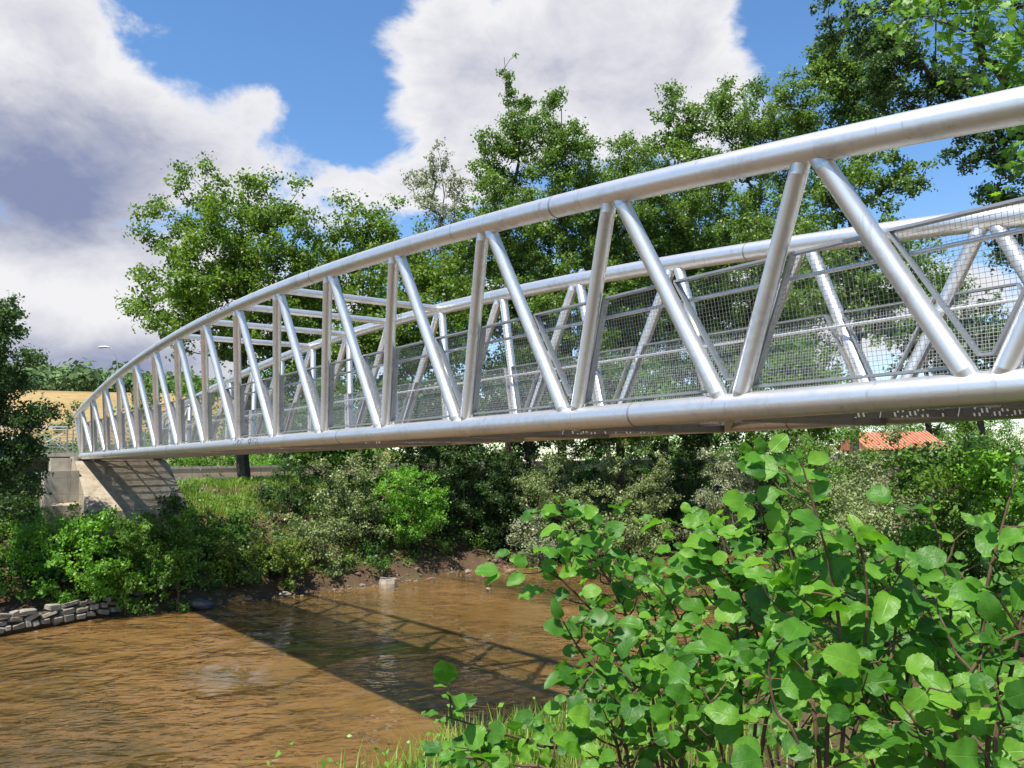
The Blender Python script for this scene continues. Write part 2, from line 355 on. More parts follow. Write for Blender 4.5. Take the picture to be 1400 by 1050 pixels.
def ground_h(x, y):
    x = np.asarray(x, float); y = np.asarray(y, float); s, t = st(x, y)
    sf = s_far(t); sn = s_near(t)
    far = -0.9 + 0.9 * sm(s, sf - 2.5, sf) + 0.65 * sm(s, sf, sf + 0.9) + 2.75 * sm(s, sf + 0.3, sf + 7.5) + 1.6 * sm(s, sf + 6, sf + 13)
    near = -0.9 + 0.9 * sm(-s, -sn - 2.5, -sn) + 0.35 * sm(-s, -sn, -sn + 0.5) + 4.05 * sm(-s, -sn, -sn + 8.5) + 1.1 * sm(t, 3, 9) * sm(-s, -sn, -sn + 6)
    mid = (sf + sn) / 2
    h = np.where(s > mid, far, near)
    rough = 0.12 * vnoise(x, y, 1.1, 4) + 0.05 * vnoise(x, y, 3.7, 5)
    fl = sm(s, 46, 48.5)
    h = h + rough * np.where(h > 0.05, 1, 0.3) * (1 - fl)
    dd = np.hypot(x, y); az = np.degrees(np.arctan2(x, y))
    far_rise = 25.0 * sm(dd, 105, 310) * sm(-az, 4, 22) * np.where(y > 0, 1, 0)
    hill = 40.0 * np.exp(-(((x + 345) / 190) ** 2 + ((y - 530) / 160) ** 2))
    return h + far_rise + hill
def gh(x, y): return float(ground_h(x, y))

def build_ground():
    ss = np.concatenate([np.linspace(-1500, -40, 12), np.linspace(-36, -8, 10), np.arange(-7, 14, 0.45), np.arange(14, 30, 1.6), np.arange(30.5, 49, 0.45), np.arange(50, 100, 4), np.linspace(105, 500, 50), np.linspace(520, 1100, 16), np.linspace(1300, 3500, 6)])
    tt = np.concatenate([np.linspace(-2500, -300, 10), np.linspace(-280, -40, 24), np.arange(-36, -14, 1.4), np.arange(-13, 30, 0.45), np.arange(30, 90, 2.0), np.linspace(95, 500, 50), np.linspace(550, 2500, 10)])
    S, T = np.meshgrid(ss, tt, indexing='ij')
    X = B0.x + D.x * S - N.x * T; Y = B0.y + D.y * S - N.y * T
    Z = ground_h(X, Y)
    v = np.stack([X, Y, Z], -1).reshape(-1, 3); nt = len(tt)
    f = [(i * nt + j, i * nt + j + 1, (i + 1) * nt + j + 1, (i + 1) * nt + j) for i in range(len(ss) - 1) for j in range(nt - 1)]
    me = bpy.data.meshes.new('ground'); me.from_pydata(v.tolist(), [], f)
    me.polygons.foreach_set('use_smooth', [True] * len(f)); me.materials.append(M['soil'])
    tag(link('ground', me), 'earth banks, verge and fields around the river', kind='structure')
build_ground()

def strip(name, s0, s1, t0, t1, z, mat, label, dz=0.0, nt=60):
    m = MB(); q = []
    for i in range(nt + 1):
        t = t0 + (t1 - t0) * i / nt
        for s in (s0, s1):
            x, y = xy(s, t); q.append((x, y, z + dz))
    m.add(q, [(2 * i, 2 * i + 1, 2 * i + 3, 2 * i + 2) for i in range(nt)])
    return tag(m.build(name, mat), label, kind='structure')
# water sheet
m = MB(); q = []
for s in (-2, 42):
    for t in (-400, 400): q.append((*xy(s, t), 0.0))
m.add(q, [(0, 1, 3, 2)]); tag(m.build('river_water', M['water']), 'brown rippling river water under the bridge', kind='structure')
# road, verge
ROADZ = 5.02
strip('verge', 46.8, 49.6, -120, 160, ROADZ + 0.06, M['verge'], 'dry yellow green grass verge beside the road')
strip('road', 49.6, 56.4, -120, 160, ROADZ + 0.1, M['asphalt'], 'grey asphalt road behind the far bank')
strip('road_edge_line', 49.95, 50.1, -120, 160, ROADZ + 0.104, M['paint'], 'white painted road edge line')
strip('road_edge_line', 55.8, 55.95, -120, 160, ROADZ + 0.104, M['paint'], 'white painted line along the wall side')

# field
def build_field():
    v = []; f = []; nd = 30; na = 40
    for i in range(nd + 1):
        dd = 118 + (300 - 118) * i / nd
        for j in range(na + 1):
            a = R(-44 + 37 * j / na + 1.2 * math.sin(i * 0.7)); x, y = dd * math.sin(a), dd * math.cos(a)
            v.append((x, y, gh(x, y) + 0.25))
    for i in range(nd):
        for j in range(na):
            a = i * (na + 1) + j; f.append((a, a + 1, a + na + 2, a + na + 1))
    o = link('field', mesh('field', v, f, M['field'], True)); tag(o, 'golden dry hillside field', kind='structure')
build_field()

# ------------------------------------------------------------------ leaves and trees
def leaf_mesh(name, c, nrm, size, var, mat, aspect=0.62, loc=(0, 0, 0)):
    """one folded four-cornered leaf per centre"""
    n = len(c); c = c - np.asarray(loc)
    r = rng.normal(size=(n, 3)); nrm = nrm / (np.linalg.norm(nrm, axis=1, keepdims=True) + 1e-9)
    a = r - nrm * (r * nrm).sum(1, keepdims=True); a /= np.linalg.norm(a, axis=1, keepdims=True) + 1e-9
    b = np.cross(nrm, a); s = size[:, None]
    v = np.empty((n, 4, 3), np.float32)
    v[:, 0] = c - a * s * 0.5; v[:, 1] = c + b * s * aspect * 0.5 + nrm * s * 0.08 + a * s * 0.05
    v[:, 2] = c + a * s * 0.5 - nrm * s * 0.06; v[:, 3] = c - b * s * aspect * 0.5 + nrm * s * 0.08 + a * s * 0.05
    me = bpy.data.meshes.new(name); me.vertices.add(4 * n); me.vertices.foreach_set('co', v.reshape(-1))
    me.loops.add(4 * n); me.loops.foreach_set('vertex_index', np.arange(4 * n, dtype=np.int32))
    me.polygons.add(n); me.polygons.foreach_set('loop_start', np.arange(n, dtype=np.int32) * 4)
    try: me.polygons.foreach_set('loop_total', np.full(n, 4, np.int32))
    except Exception: pass
    at_ = me.attributes.new('var', 'FLOAT', 'FACE'); at_.data.foreach_set('value', np.asarray(var, np.float32))
    me.materials.append(mat); me.update(calc_edges=True)
    return me

def clump_leaves(cc, rad, per, leaf, up=0.5, flat=0.75, center=None):
    """leaves on short sprays round clump centres"""
    cs = []; ns = []; vs = []
    for k, (c, r) in enumerate(zip(cc, rad)):
        m = max(6, int(per * (r * r)))
        nsp = max(4, int(m / 11)); dirs = rng.normal(size=(nsp, 3)); dirs[:, 2] = dirs[:, 2] * flat + 0.15
        dirs /= np.linalg.norm(dirs, axis=1, keepdims=True); ln = r * rng.uniform(0.55, 1.15, nsp)
        idx = rng.integers(0, nsp, m); q = rng.uniform(0.15, 1, m) ** 0.7
        pos = c + dirs[idx] * (ln[idx] * q)[:, None] * np.array([1, 1, flat]) + rng.normal(size=(m, 3)) * (0.10 * r + leaf * 0.25)
        nn = rng.normal(size=(m, 3)) * 0.75 + np.array(sun_dir) * up + dirs[idx] * 0.6
        cs.append(pos); ns.append(nn)
        vs.append(np.clip(rng.normal(0.45, 0.2, m) + rng.normal(0, 0.13), 0, 1))
    return np.concatenate(cs), np.concatenate(ns), np.concatenate(vs)

def skeleton(base, top, targets, r_tip=0.018, r_trunk=0.2, wob=0.05):
    nodes = []; par = []
    nt = 9; b = np.array(base); tp = np.array(top); hgt = np.linalg.norm(tp - b)
    for i in range(nt):
        q = i / (nt - 1); off = rng.normal(size=3) * wob * hgt * 0.25 * (0 if i == 0 else 1); off[2] = 0
        nodes.append(b + (tp - b) * q + off); par.append(i - 1)
    tg = sorted(targets, key=lambda c: np.linalg.norm(c - (b + (tp - b) * np.clip((c[2] - b[2]) / max(0.1, (tp - b)[2]) * 0.75, 0, 1))))
    for c in tg:
        A = np.array(nodes); dv = c - A; dist = np.linalg.norm(dv, axis=1)
        cost = dist + 1.3 * np.maximum(0, A[:, 2] - c[2] + 0.25 * np.hypot(dv[:, 0], dv[:, 1])); cost[0] += 50; cost[1] += 3
        i = int(np.argmin(cost)); a = A[i]
        k = 2 if dist[i] > 1.2 else 1; last = i
        for j in range(1, k + 1):
            q = j / (k + 0.0); pt = a + (c - a) * q
            if j < k: pt = pt + rng.normal(size=3) * 0.09 * dist[i] + np.array([0, 0, -0.04 * dist[i]])
            nodes.append(pt); par.append(last); last = len(nodes) - 1
    n = len(nodes); acc = np.zeros(n); has = np.zeros(n, bool)
    for i in range(n - 1, -1, -1):
        if acc[i] == 0: acc[i] = r_tip ** 2.3
        if par[i] >= 0: acc[par[i]] += acc[i]
    r = acc ** (1 / 2.3); r = r * (r_trunk / r[0]) ** (np.log(r / r_tip + 1e-9) / max(1e-6, np.log(r[0] / r_tip)))
    return nodes, par, r
def branch_mesh(mb, nodes, par, r, sides=6):
    ch = {}
    for i, p in enumerate(par): ch.setdefault(p, []).append(i)
    def run(i, start):
        pts = [] if start is None else [nodes[start]]; rr = [] if start is None else [r[i]]
        cur = i
        while True:
            pts.append(nodes[cur]); rr.append(r[cur]); c = ch.get(cur, [])
            if not c: break
            c = sorted(c, key=lambda k: -r[k])
            for k in c[1:]: todo.append((k, cur))
            cur = c[0]
        if len(pts) > 1: mb.tube(pts, rr, sides if rr[0] > 0.05 else 4, False)
    todo = [(0, None)]
    while todo: run(*todo.pop())

def tree(name, label, basep, lobes, depth, mat, leaf=0.16, nclump=90, cr=0.95, per=300, bark='bark', r_trunk=0.25, group=None,
         cat='tree', sq=0.55, top=None, base_xy=None, up=0.5, shell=0.45, r_tip=0.02, flat=0.75, dens=3.6, fill=1.0):
    """lobes: (photo x, photo y, half width, half height) at a depth, turned into metres and given a depth of their own"""
    if base_xy is None:
        b = at(basep, 640, depth); bx, by = b.x, b.y
    else: bx, by = base_xy
    bz = gh(bx, by) - 0.15; base = Vector((bx, by, bz))
    root = thing(name, base, label, cat, group)
    lob = []
    for l in lobes:
        dd = l[4] if len(l) > 4 else depth
        c = at(l[0], l[1], dd + (rng.uniform(-1, 1) * l[2] * dd / FPX * 0.5)); lob.append((np.array(c), l[2] * dd / FPX, l[3] * dd / FPX))
    wts = np.array([a * b for _, a, b in lob]); wts /= wts.sum()
    cc = []; rad = []
    nclump = int(dens * sum(a_ * b_ for _, a_, b_ in lob) / cr ** 2) + 6
    leaf = leaf * (1.15 if depth > 30 else 1.0)
    per = fill * (0.68 if depth > 30 else 0.9) * 4.08 / (0.31 * leaf ** 2)
    for k in range(nclump):
        i = rng.choice(len(lob), p=wts); c, a, b = lob[i]
        v = rng.normal(size=3); v /= np.linalg.norm(v); q = rng.uniform(0.02, 1) ** shell
        if rng.uniform() < 0.35 and len(lob) > 1:
            ds = [np.linalg.norm(o_[0] - c) + rng.uniform(0, 1.5) * a for o_ in lob]; ds[i] = 1e9; o_ = lob[int(np.argmin(ds))]; w_ = rng.uniform(0.2, 0.8)
            c = c * (1 - w_) + o_[0] * w_; a = a * (1 - w_) + o_[1] * w_; b = b * (1 - w_) + o_[2] * w_
        p = c + v * q * np.array([a, min(a, b * 1.3), b]) + rng.normal(size=3) * 0.22 * cr
        if p[2] < gh(p[0], p[1]) + 0.25: continue
        cc.append(p); rad.append(min(cr * rng.uniform(0.6, 1.25), 0.62 * min(a, b)))
    cc = np.array(cc); zt = cc[:, 2].max()
    if top is None:
        hi = cc[cc[:, 2] > np.percentile(cc[:, 2], 75)]; tp = hi.mean(0); tp[2] = bz + (zt - bz) * 0.86
    else: tp = np.array(at(top[0], top[1], depth))
    nodes, par, r = skeleton(base, tp, list(cc), r_tip, r_trunk)
    mb = MB(); branch_mesh(mb, nodes, par, r)
    mb.build('trunk', M[bark], root, True)
    pos, nn, vv = clump_leaves(cc, np.array(rad), per, leaf, up, flat)
    sz = leaf * rng.uniform(0.65, 1.3, len(pos))
    link('crown', leaf_mesh('crown', pos, nn, sz, vv, L[mat], loc=base), root)
    return root

def hit(px, py, d0=3.0, d1=420.0):
    """distance ahead at which the sight line through a photo position meets the ground (the river is skipped)"""
    v = ray(px, py); v = v / v.y; d = d0
    while d < d1:
        if gh(v.x * d, d) > max(EYE + v.z * d, 0.3): return d
        d += 0.25 if d < 80 else 1.5
    return d1
def blob_shrub(name, label, px, py, rx, ry, depth, mat, leaf=0.1, nclump=40, cr=0.5, per=500, group=None, cat='shrub', extra=(), dens=3.2, fill=1.0, drop=True):
    """a shrub rooted under its crown, leafy down to the ground"""
    c = at(px, py, depth); g_ = gh(c.x, c.y); sc = depth / FPX; lob = [(px, py, rx, ry)] + list(extra)
    low = c.z - ry * sc
    if drop and low > g_ + 0.2:
        hh = low - g_ + ry * sc * 0.6; cy = (g_ + low + ry * sc * 0.6) / 2; k = (c.z - cy) / sc
        lob.append((px, py + k, rx * 0.85, max(hh / 2 / sc, 6)))
    return tree(name, label, px, lob, depth, mat, leaf, nclump, cr, per, 'twig', 0.05, group, cat, base_xy=(c.x, c.y), r_tip=0.008, dens=dens, fill=fill)

# ------------------------------------------------------------------ the bridge
H0, HM, H2, LEAN, WID = 1.2004, 6.97, 0.00903, 0.15, 1.277
RC, RL = 0.152, 0.098
K0, K1 = -1.0, 15.0
def zc(k): return (0.000987 * k - 0.000071 * k * k) * P
def hk(k): return (H0 - H2 * (k - HM) ** 2) * P
def bp(k, h=0.0, side=0, l=0.0):
    """point in a truss plane: k panels along, h up the leaning plane; l metres out of the plane to the outside"""
    v = B0 + D * (k * P) + Vector((0, 0, zc(k) + h))
    if side == 0: return v + N * (LEAN * h + l)
    return v - N * (WID * P + LEAN * h + l)
BASE = Vector((*xy(K1 * P, 0.5 * WID * P), 6.0))
bridge = thing('foot_bridge', BASE, 'silver tubular steel footbridge with arched mesh-sided trusses spanning the brown river', 'bridge')
def chord_top(k, side): return bp(k, hk(k) + RC * 0.9, side)
def chord_bot(k, side): return bp(k, -RC * 0.9, side)
for side in (0, 1):
    ks = np.linspace(K0, K1, 97)
    o = MB().tube([chord_top(k, side) for k in ks], RC, 24).build('top_chord', M['steel'], bridge, True)
    for kk in (1.9, 4.75, 9.25, 12.2):
        a, b = chord_top(kk - 0.006, side), chord_top(kk + 0.006, side)
        MB().tube([a, b], RC + 0.003, 24).build('weld_ring', M['galv'], o, True)
    o = MB().tube([chord_bot(k, side) for k in ks], RC, 24).build('bottom_chord', M['steel'], bridge, True)
    for kk in (1.55, 4.65, 9.4, 12.4):
        a, b = chord_bot(kk - 0.006, side), chord_bot(kk + 0.006, side)
        MB().tube([a, b], RC + 0.003, 24).build('weld_ring', M['galv'], o, True)
    for k in (K0, K1):
        MB().tube([chord_bot(k, side), chord_top(k, side)], RC * 0.72, 16).build('end_post', M['steel'], bridge, True)
ob, ot = 0.105 / P, 0.085 / P
HMESH = 1.40
def leg_pts(j, right):       # leg of top node j+.5 ; right False -> bottom j , True -> bottom j+1
    if not right: return (j + ob, j + 0.5 - ot)
    return (j + 1 - ob, j + 0.5 + ot)
for side in (0, 1):
    for j in range(-1, 15):
        kt = j + 0.5
        for right in (False, True):
            kb, k2 = leg_pts(j, right)
            a = bp(kb, -0.10, side); b = bp(k2, hk(k2) + 0.06, side)
            u_ = (b - a).normalized(); Lg = (b - a).length
            hb_ = 0.10 + 0.045; q1 = 0.13; q2 = Lg - 0.13
            d = MB().tube([a, a + u_ * q1, a + u_ * (q1 + 0.008), a + u_ * (q1 + 0.022), a + u_ * (q1 + 0.03), a + u_ * (q2 - 0.03), a + u_ * (q2 - 0.022), a + u_ * (q2 - 0.008), a + u_ * q2, b],
                          [RL, RL, RL + 0.0025, RL + 0.0025, RL, RL, RL + 0.0025, RL + 0.0025, RL, RL], 16, False).build('diagonal', M['steel'], bridge, True)
def leg_k(j, right, h):
    kb, k2 = leg_pts(j, right); H = hk(k2)
    return kb + (k2 - kb) * h / H
def clip_range(poly, x, axis):
    lo, hi = 1e9, -1e9
    for i in range(len(poly)):
        a, b = poly[i], poly[(i + 1) % len(poly)]
        if (a[axis] - x) * (b[axis] - x) <= 0 and a[axis] != b[axis]:
            q = (x - a[axis]) / (b[axis] - a[axis]); y = a[1 - axis] + q * (b[1 - axis] - a[1 - axis])
            lo = min(lo, y); hi = max(hi, y)
    return (lo, hi) if hi > lo + 0.02 else None
def panel(poly, side):
    """poly in (metres along, height) of the truss plane"""
    IN = -0.085
    pt = lambda u, h, l=0.0: bp(u / P, h, side, IN + l)
    out = (N if side == 0 else -N)
    m = MB(); nq = len(poly)
    for i in range(nq):
        a, b = poly[i], poly[(i + 1) % nq]
        m.bar(pt(*a), pt(*b), 0.026, 0.095, out)
    fr = m.build('mesh_panel', M['galv'], bridge)
    w = MB(); r = 0.0023
    u0 = min(q[0] for q in poly); u1 = max(q[0] for q in poly); h0 = min(q[1] for q in poly); h1 = max(q[1] for q in poly)
    def wire(a, b):
        x = (b - a).normalized(); y = out.cross(x).normalized(); z = x.cross(y)
        v = []
        for p_ in (a, b):
            for q in range(3):
                an = q * 2.0944; v.append(p_ + (y * math.cos(an) + z * math.sin(an)) * r)
        w.add(v, [(0, 1, 4, 3), (1, 2, 5, 4), (2, 0, 3, 5)])
    SP = 0.047
    for i in range(1, int((u1 - u0) / SP) + 1):
        c = clip_range(poly, u0 + i * SP, 0)
        if c: wire(pt(u0 + i * SP, c[0]), pt(u0 + i * SP, c[1]))
    for i in range(1, int((h1 - h0) / SP) + 1):
        c = clip_range(poly, h0 + i * SP, 1)
        if c: wire(pt(c[0], h0 + i * SP, 0.005), pt(c[1], h0 + i * SP, 0.005))
    wm = w.build('wire_mesh', M['wire'], fr); wm['kind'] = 'stuff'
g = 0.135
for side in (0, 1):
    for j in range(-1, 15):
        hb, ht = 0.07, HMESH
        # under the top node
        l0, l1 = leg_k(j, False, hb) * P + g, leg_k(j, False, ht) * P + g
        r0, r1 = leg_k(j, True, hb) * P - g, leg_k(j, True, ht) * P - g
        if r1 - l1 > 0.25: panel([(l0, hb), (r0, hb), (r1, ht), (l1, ht)], side)
        # over the bottom node between this bay and the next
        if j < 14:
            l0 = leg_k(j, True, ht) * P + g; r0 = leg_k(j + 1, False, ht) * P - g
            # height at which the two legs leave room
            hh = 0.1
            while leg_k(j + 1, False, hh) * P - g - (leg_k(j, True, hh) * P + g) < 0.10: hh += 0.02
            a = leg_k(j, True, hh) * P + g; b = leg_k(j + 1, False, hh) * P - g
            panel([(a, hh), (b, hh), (r0, ht), (l0, ht)], side)
    # handrails on the walkway side
    ks = np.linspace(K0 + 0.1, K1 - 0.1, 49)
    for hr in (1.18,):
        hr_o = MB().tube([bp(k, hr, side, -0.20) for k in ks], 0.024, 10).build('handrail', M['steel'], bridge, True)
        for k in np.arange(-0.75, 15, 0.5):
            MB().tube([bp(k, hr - 0.02, side, -0.20), bp(k, hr - 0.10, side, -0.17), bp(k, hr - 0.12, side, -0.08)], 0.009, 6).build('bracket', M['galv'], hr_o)
# overhead ties at mid span
for k in (5.5, 6.5, 7.5, 8.5):
    MB().tube([chord_top(k, 0), chord_top(k, 1)], 0.088, 18, False).build('overhead_beam', M['steel'], bridge, True)
# floor: cross beams, plan bracing, stringers, perforated planks
DZ = -0.13
def fl(k, q, dz): # q 0..1 across
    return B0 + D * (k * P) - N * (WID * P * q) + Vector((0, 0, zc(k) + dz))
for k in range(-1, 16):
    MB().bar(fl(k, 0.035, DZ - 0.10), fl(k, 0.965, DZ - 0.10), 0.12, 0.14, Vector((0, 0, 1))).build('cross_beam', M['beam'], bridge)
for i, k in enumerate(range(-1, 15)):
    q = (0.04, 0.96) if i % 2 == 0 else (0.96, 0.04)
    MB().bar(fl(k + 0.04, q[0], DZ - 0.105), fl(k + 0.96, q[1], DZ - 0.105), 0.08, 0.10, Vector((0, 0, 1))).build('plan_brace', M['beam'], bridge)
for q in (0.22, 0.5, 0.78):
    MB().bar(fl(K0, q, DZ - 0.045), fl(K1, q, DZ - 0.045), 0.06, 0.05, Vector((0, 0, 1))).build('stringer', M['beam'], bridge)
PW, PL = WID * P - 2 * RC - 0.03, P / 5 - 0.012
def plank_mesh():
    m = MB(); pitch = 0.046; na = int((PL - 0.13) / pitch); nb = int((PW - 0.20) / pitch)
    a0, b0 = -na * pitch / 2, -nb * pitch / 2; hs = 0.0135
    th = 0.028
    def quad(x0, y0, x1, y1): m.add([(x0, y0, 0), (x1, y0, 0), (x1, y1, 0), (x0, y1, 0)], [(0, 1, 2, 3)])
    quad(-PL / 2, -PW / 2, a0, PW / 2); quad(-a0, -PW / 2, PL / 2, PW / 2); quad(a0, -PW / 2, -a0, b0); quad(a0, -b0, -a0, PW / 2)
    for i in range(na):
        for j in range(nb):
            x, y = a0 + i * pitch, b0 + j * pitch; c = pitch
            sxx = 0.006 if (j % 2) else -0.006
            cx, cy = x + c / 2 + sxx, y + c / 2
            o = [(x, y), (x + c, y), (x + c, y + c), (x, y + c)]; q = [(cx, cy - hs * 1.2), (cx + hs, cy), (cx, cy + hs * 1.2), (cx - hs, cy)]
            vv = [(p_[0], p_[1], 0) for p_ in o + q]
            m.add(vv, [(0, 1, 4), (1, 5, 4), (1, 2, 5), (2, 6, 5), (2, 3, 6), (3, 7, 6), (3, 0, 7), (0, 4, 7)])
    for s_ in (-1, 1):   # folded lips
        m.add([(s_ * PL / 2, -PW / 2, 0), (s_ * PL / 2, PW / 2, 0), (s_ * PL / 2, PW / 2, -th), (s_ * PL / 2, -PW / 2, -th)], [(0, 1, 2, 3)])
    return mesh('deck_plank', m.v, m.f, M['deck'])
pm = plank_mesh()
for i in range(int((K1 - K0) * 5)):
    k = K0 + (i + 0.5) / 5; o = link('deck_plank', pm, bridge)
    tdir = (fl(k + 0.1, 0.5, 0) - fl(k - 0.1, 0.5, 0)).normalized(); yd = N; zd = tdir.cross(yd).normalized()
    if zd.z < 0: yd = -N; zd = tdir.cross(yd).normalized()
    mt = Matrix((tdir, yd, zd)).transposed().to_4x4(); mt.translation = fl(k, 0.5, DZ + 0.012) - BASE
    o.matrix_local = mt
# marker scrawls on the chords
def scrawl(side, k0, top, length, height_a, mid_a, seed):
    rr = random.Random(seed); m = MB(); cf = chord_top if top else chord_bot; x = 0.0
    shapes = ['W', 'M', 'O', 'N', 'W', 'R']
    while x < length:
        wl = rr.uniform(0.16, 0.26); kind = rr.choice(shapes)
        seqs = {'W': [[(0, 1), (.25, 0), (.5, .8), (.75, 0), (1, 1)]], 'M': [[(0, 0), (.15, 1), (.5, .2), (.85, 1), (1, 0)]], 'N': [[(0, 0), (.1, 1), (.85, 0), (1, 1)]],
                'O': [[(.5, 1), (.1, .7), (.1, .3), (.5, 0), (.9, .3), (.9, .7), (.5, 1)]], 'R': [[(0, 0), (.05, 1), (.8, .85), (.7, .5), (.1, .45), (.9, 0)]]}[kind]
        for sq_ in seqs:
            pts = []
            for a, b in sq_:
                k = k0 - (x + a * wl) / P if side == 0 else k0 - (x + a * wl) / P
                c = cf(k, side); an = mid_a + (b - 0.5) * height_a
                pts.append(c + (N * math.cos(an) + Vector((0, 0, 1)) * math.sin(an)) * (RC + 0.003))
            m.tube(pts, 0.010, 4, False)
        x += wl + 0.05
    m.build('marker_scrawl', M['ink'], bridge)
scrawl(0, 7.25, True, 0.75, 0.95, 0.45, 3); scrawl(0, 6.85, True, 0.75, 0.95, 0.45, 5)
scrawl(0, 6.95, False, 0.5, 0.9, 0.35, 8); scrawl(0, 6.55 , False, 0.6, 0.9, 0.35, 9)
scrawl(1, 6.75, True, 0.5, 0.7, 0.35, 12); scrawl(1, 6.35, True, 0.4, 0.7, 0.35, 13)

# ------------------------------------------------------------------ far abutment, approach, road furniture
def P3(s, l, z):     # s along, l to the near side
    v = B0 + D * s + N * l; return Vector((v.x, v.y, z))
SE = K1 * P
WM = WID * P
ab = thing('bridge_abutment', P3(SE + 1.5, -WM / 2, 4.2), 'pale concrete abutment with a slab sloping down under the far bridge end', 'abutment')
def prism(prof, l0, l1):
    m = MB(); n = len(prof)
    v = [P3(s, l0, z) for s, z in prof] + [P3(s, l1, z) for s, z in prof]
    f = [tuple(range(n - 1, -1, -1)), tuple(range(n, 2 * n))] + [(i, (i + 1) % n, n + (i + 1) % n, n + i) for i in range(n)]
    return m.add(v, f)
ztop = B0.z + zc(K1) - 0.36
prism([(SE - 4.1, 3.0), (SE - 4.1, 4.10), (SE - 0.5, ztop), (SE + 3.2, ztop), (SE + 3.2, 3.6)], 0.35, -WM - 0.35).build('sloping_slab', M['concrete'], ab)
prism([(SE + 0.1, ztop + 0.003), (SE + 0.1, ztop + 0.22), (SE + 3.19, ztop + 0.22), (SE + 3.19, ztop + 0.003)], 0.32, -WM - 0.32).build('bearing_shelf', M['concrete_w'], ab)
for l in (0.0, -WM):
    c = P3(SE - 0.05, l, ztop + 0.04)
    MB().box(c, D * 0.18, N * 0.16, Vector((0, 0, 0.06))).build('bearing', M['stone_d'], ab)
prism([(SE + 3.2, 3.4), (SE + 3.2, ztop + 0.1), (SE + 3.9, ztop + 0.1), (SE + 3.9, 3.4)], 3.0, -WM - 1.0).build('wing_wall', M['concrete_w'], ab)
# side block and small pier on the near side
prism([(SE - 1.7, 3.0), (SE - 1.7, ztop - 0.45), (SE + 3.1, ztop - 0.45), (SE + 3.1, 3.0)], 1.75, 0.353).build('side_block', M['concrete_w'], ab)
prism([(SE - 2.2, 3.0), (SE - 2.2, 4.35), (SE - 1.703, 4.45), (SE - 1.703, 3.0)], 1.8, 0.354).build('plinth', M['concrete'], ab)
prism([(SE + 0.4, ztop - 0.447), (SE + 0.4, ztop + 0.16), (SE + 1.4, ztop + 0.16), (SE + 1.4, ztop - 0.447)], 1.2, 0.355).build('side_pier', M['concrete_w'], ab)
ap = thing('approach_ramp', P3(SE + 2.5, 4, 5.0), 'concrete approach walkway with barred metal railing left of the far bridge end', 'walkway')
prism([(SE + 1.0, ztop + 0.23), (SE + 1.0, ztop + 0.43), (SE + 4.6, ztop + 0.43), (SE + 4.6, ztop + 0.23)], 9.0, -WM - 0.3).build('walkway_slab', M['concrete_w'], ap)
for l in (2.6, 5.2, 8.0):
    prism([(SE + 2.2, 3.6), (SE + 2.2, ztop + 0.23), (SE + 3.0, ztop + 0.23), (SE + 3.0, 3.6)], l, l + 0.4).build('support', M['concrete_w'], ap)
zr = ztop + 0.43
def rail_run(a, b, parent):
    L_ = (b - a).length; n = max(2, int(L_ / 1.5)); up = Vector((0, 0, 1))
    for i in range(n + 1):
        p_ = a + (b - a) * (i / n); MB().bar(p_, p_ + up * 1.25, 0.06, 0.06, D).build('railing_post', M['galv'], parent)
    for h in (0.12, 0.3, 0.48, 0.66, 0.84, 1.02):
        MB().tube([a + up * h, b + up * h], 0.014, 6).build('railing_bar', M['galv'], parent)
    MB().tube([a + up * 1.25, b + up * 1.25], 0.03, 8).build('railing_rail', M['steel'], parent)
    for i in range(n):
        p_ = a + (b - a) * ((i + 0.1) / n); q = a + (b - a) * ((i + 0.9) / n)
        MB().tube([p_ + up * 0.95, q + up * 0.1], 0.02, 6).build('railing_brace', M['steel'], parent)
rail_run(P3(SE + 1.1, 0.45, zr), P3(SE + 1.1, 8.9, zr), ap)
rail_run(P3(SE + 4.5, 8.9, zr), P3(SE + 4.5, -WM, zr), ap)
rail_run(P3(SE + 1.0, -WM, zr), P3(SE + 4.5, -WM - 0.1, zr), ap)
# near abutment, outside the frame on the right
na = thing('bridge_abutment', P3(K0 * P - 1, -WM / 2, 4.2), 'pale concrete abutment carrying the near bridge end on the right', 'abutment')
prism([(K0 * P - 3.5, 3.2), (K0 * P - 3.5, ztop), (K0 * P + 0.45, ztop), (K0 * P + 0.45, 3.2)], 0.5, -WM - 0.5).build('block', M['concrete'], na)
prism([(K0 * P - 9, 3.2), (K0 * P - 9, ztop + 0.3), (K0 * P - 0.15, ztop + 0.3), (K0 * P - 0.15, 3.2)], 0.3, -WM - 0.3).build('walkway_slab', M['concrete_w'], na)

# road-side wall behind the road, in segments
rw = thing('roadside_wall', P3(57.2, 0, ROADZ), 'low beige wall with grey coping along the far side of the road', 'wall')
for i in range(34):
    l0 = 70 - i * 5.0
    prism([(57.0, ROADZ - 0.3), (57.0, ROADZ + 0.82), (57.3, ROADZ + 0.82), (57.3, ROADZ - 0.3)], l0 - 0.015, l0 - 4.985).build('wall_panel', M['wallpaint'], rw)
    prism([(56.95, ROADZ + 0.823), (56.95, ROADZ + 1.0), (57.35, ROADZ + 1.0), (57.35, ROADZ + 0.823)], l0 - 0.01, l0 - 4.99).build('coping', M['concrete_w'], rw)
kb = MB(); prism([(56.4, ROADZ - 0.2), (56.4, ROADZ + 0.22), (56.6, ROADZ + 0.22), (56.6, ROADZ - 0.2)], 70, -100).build('kerb', M['concrete_w'])
tag(bpy.data.objects['kerb'], 'pale concrete kerb at the foot of the roadside wall', kind='structure')
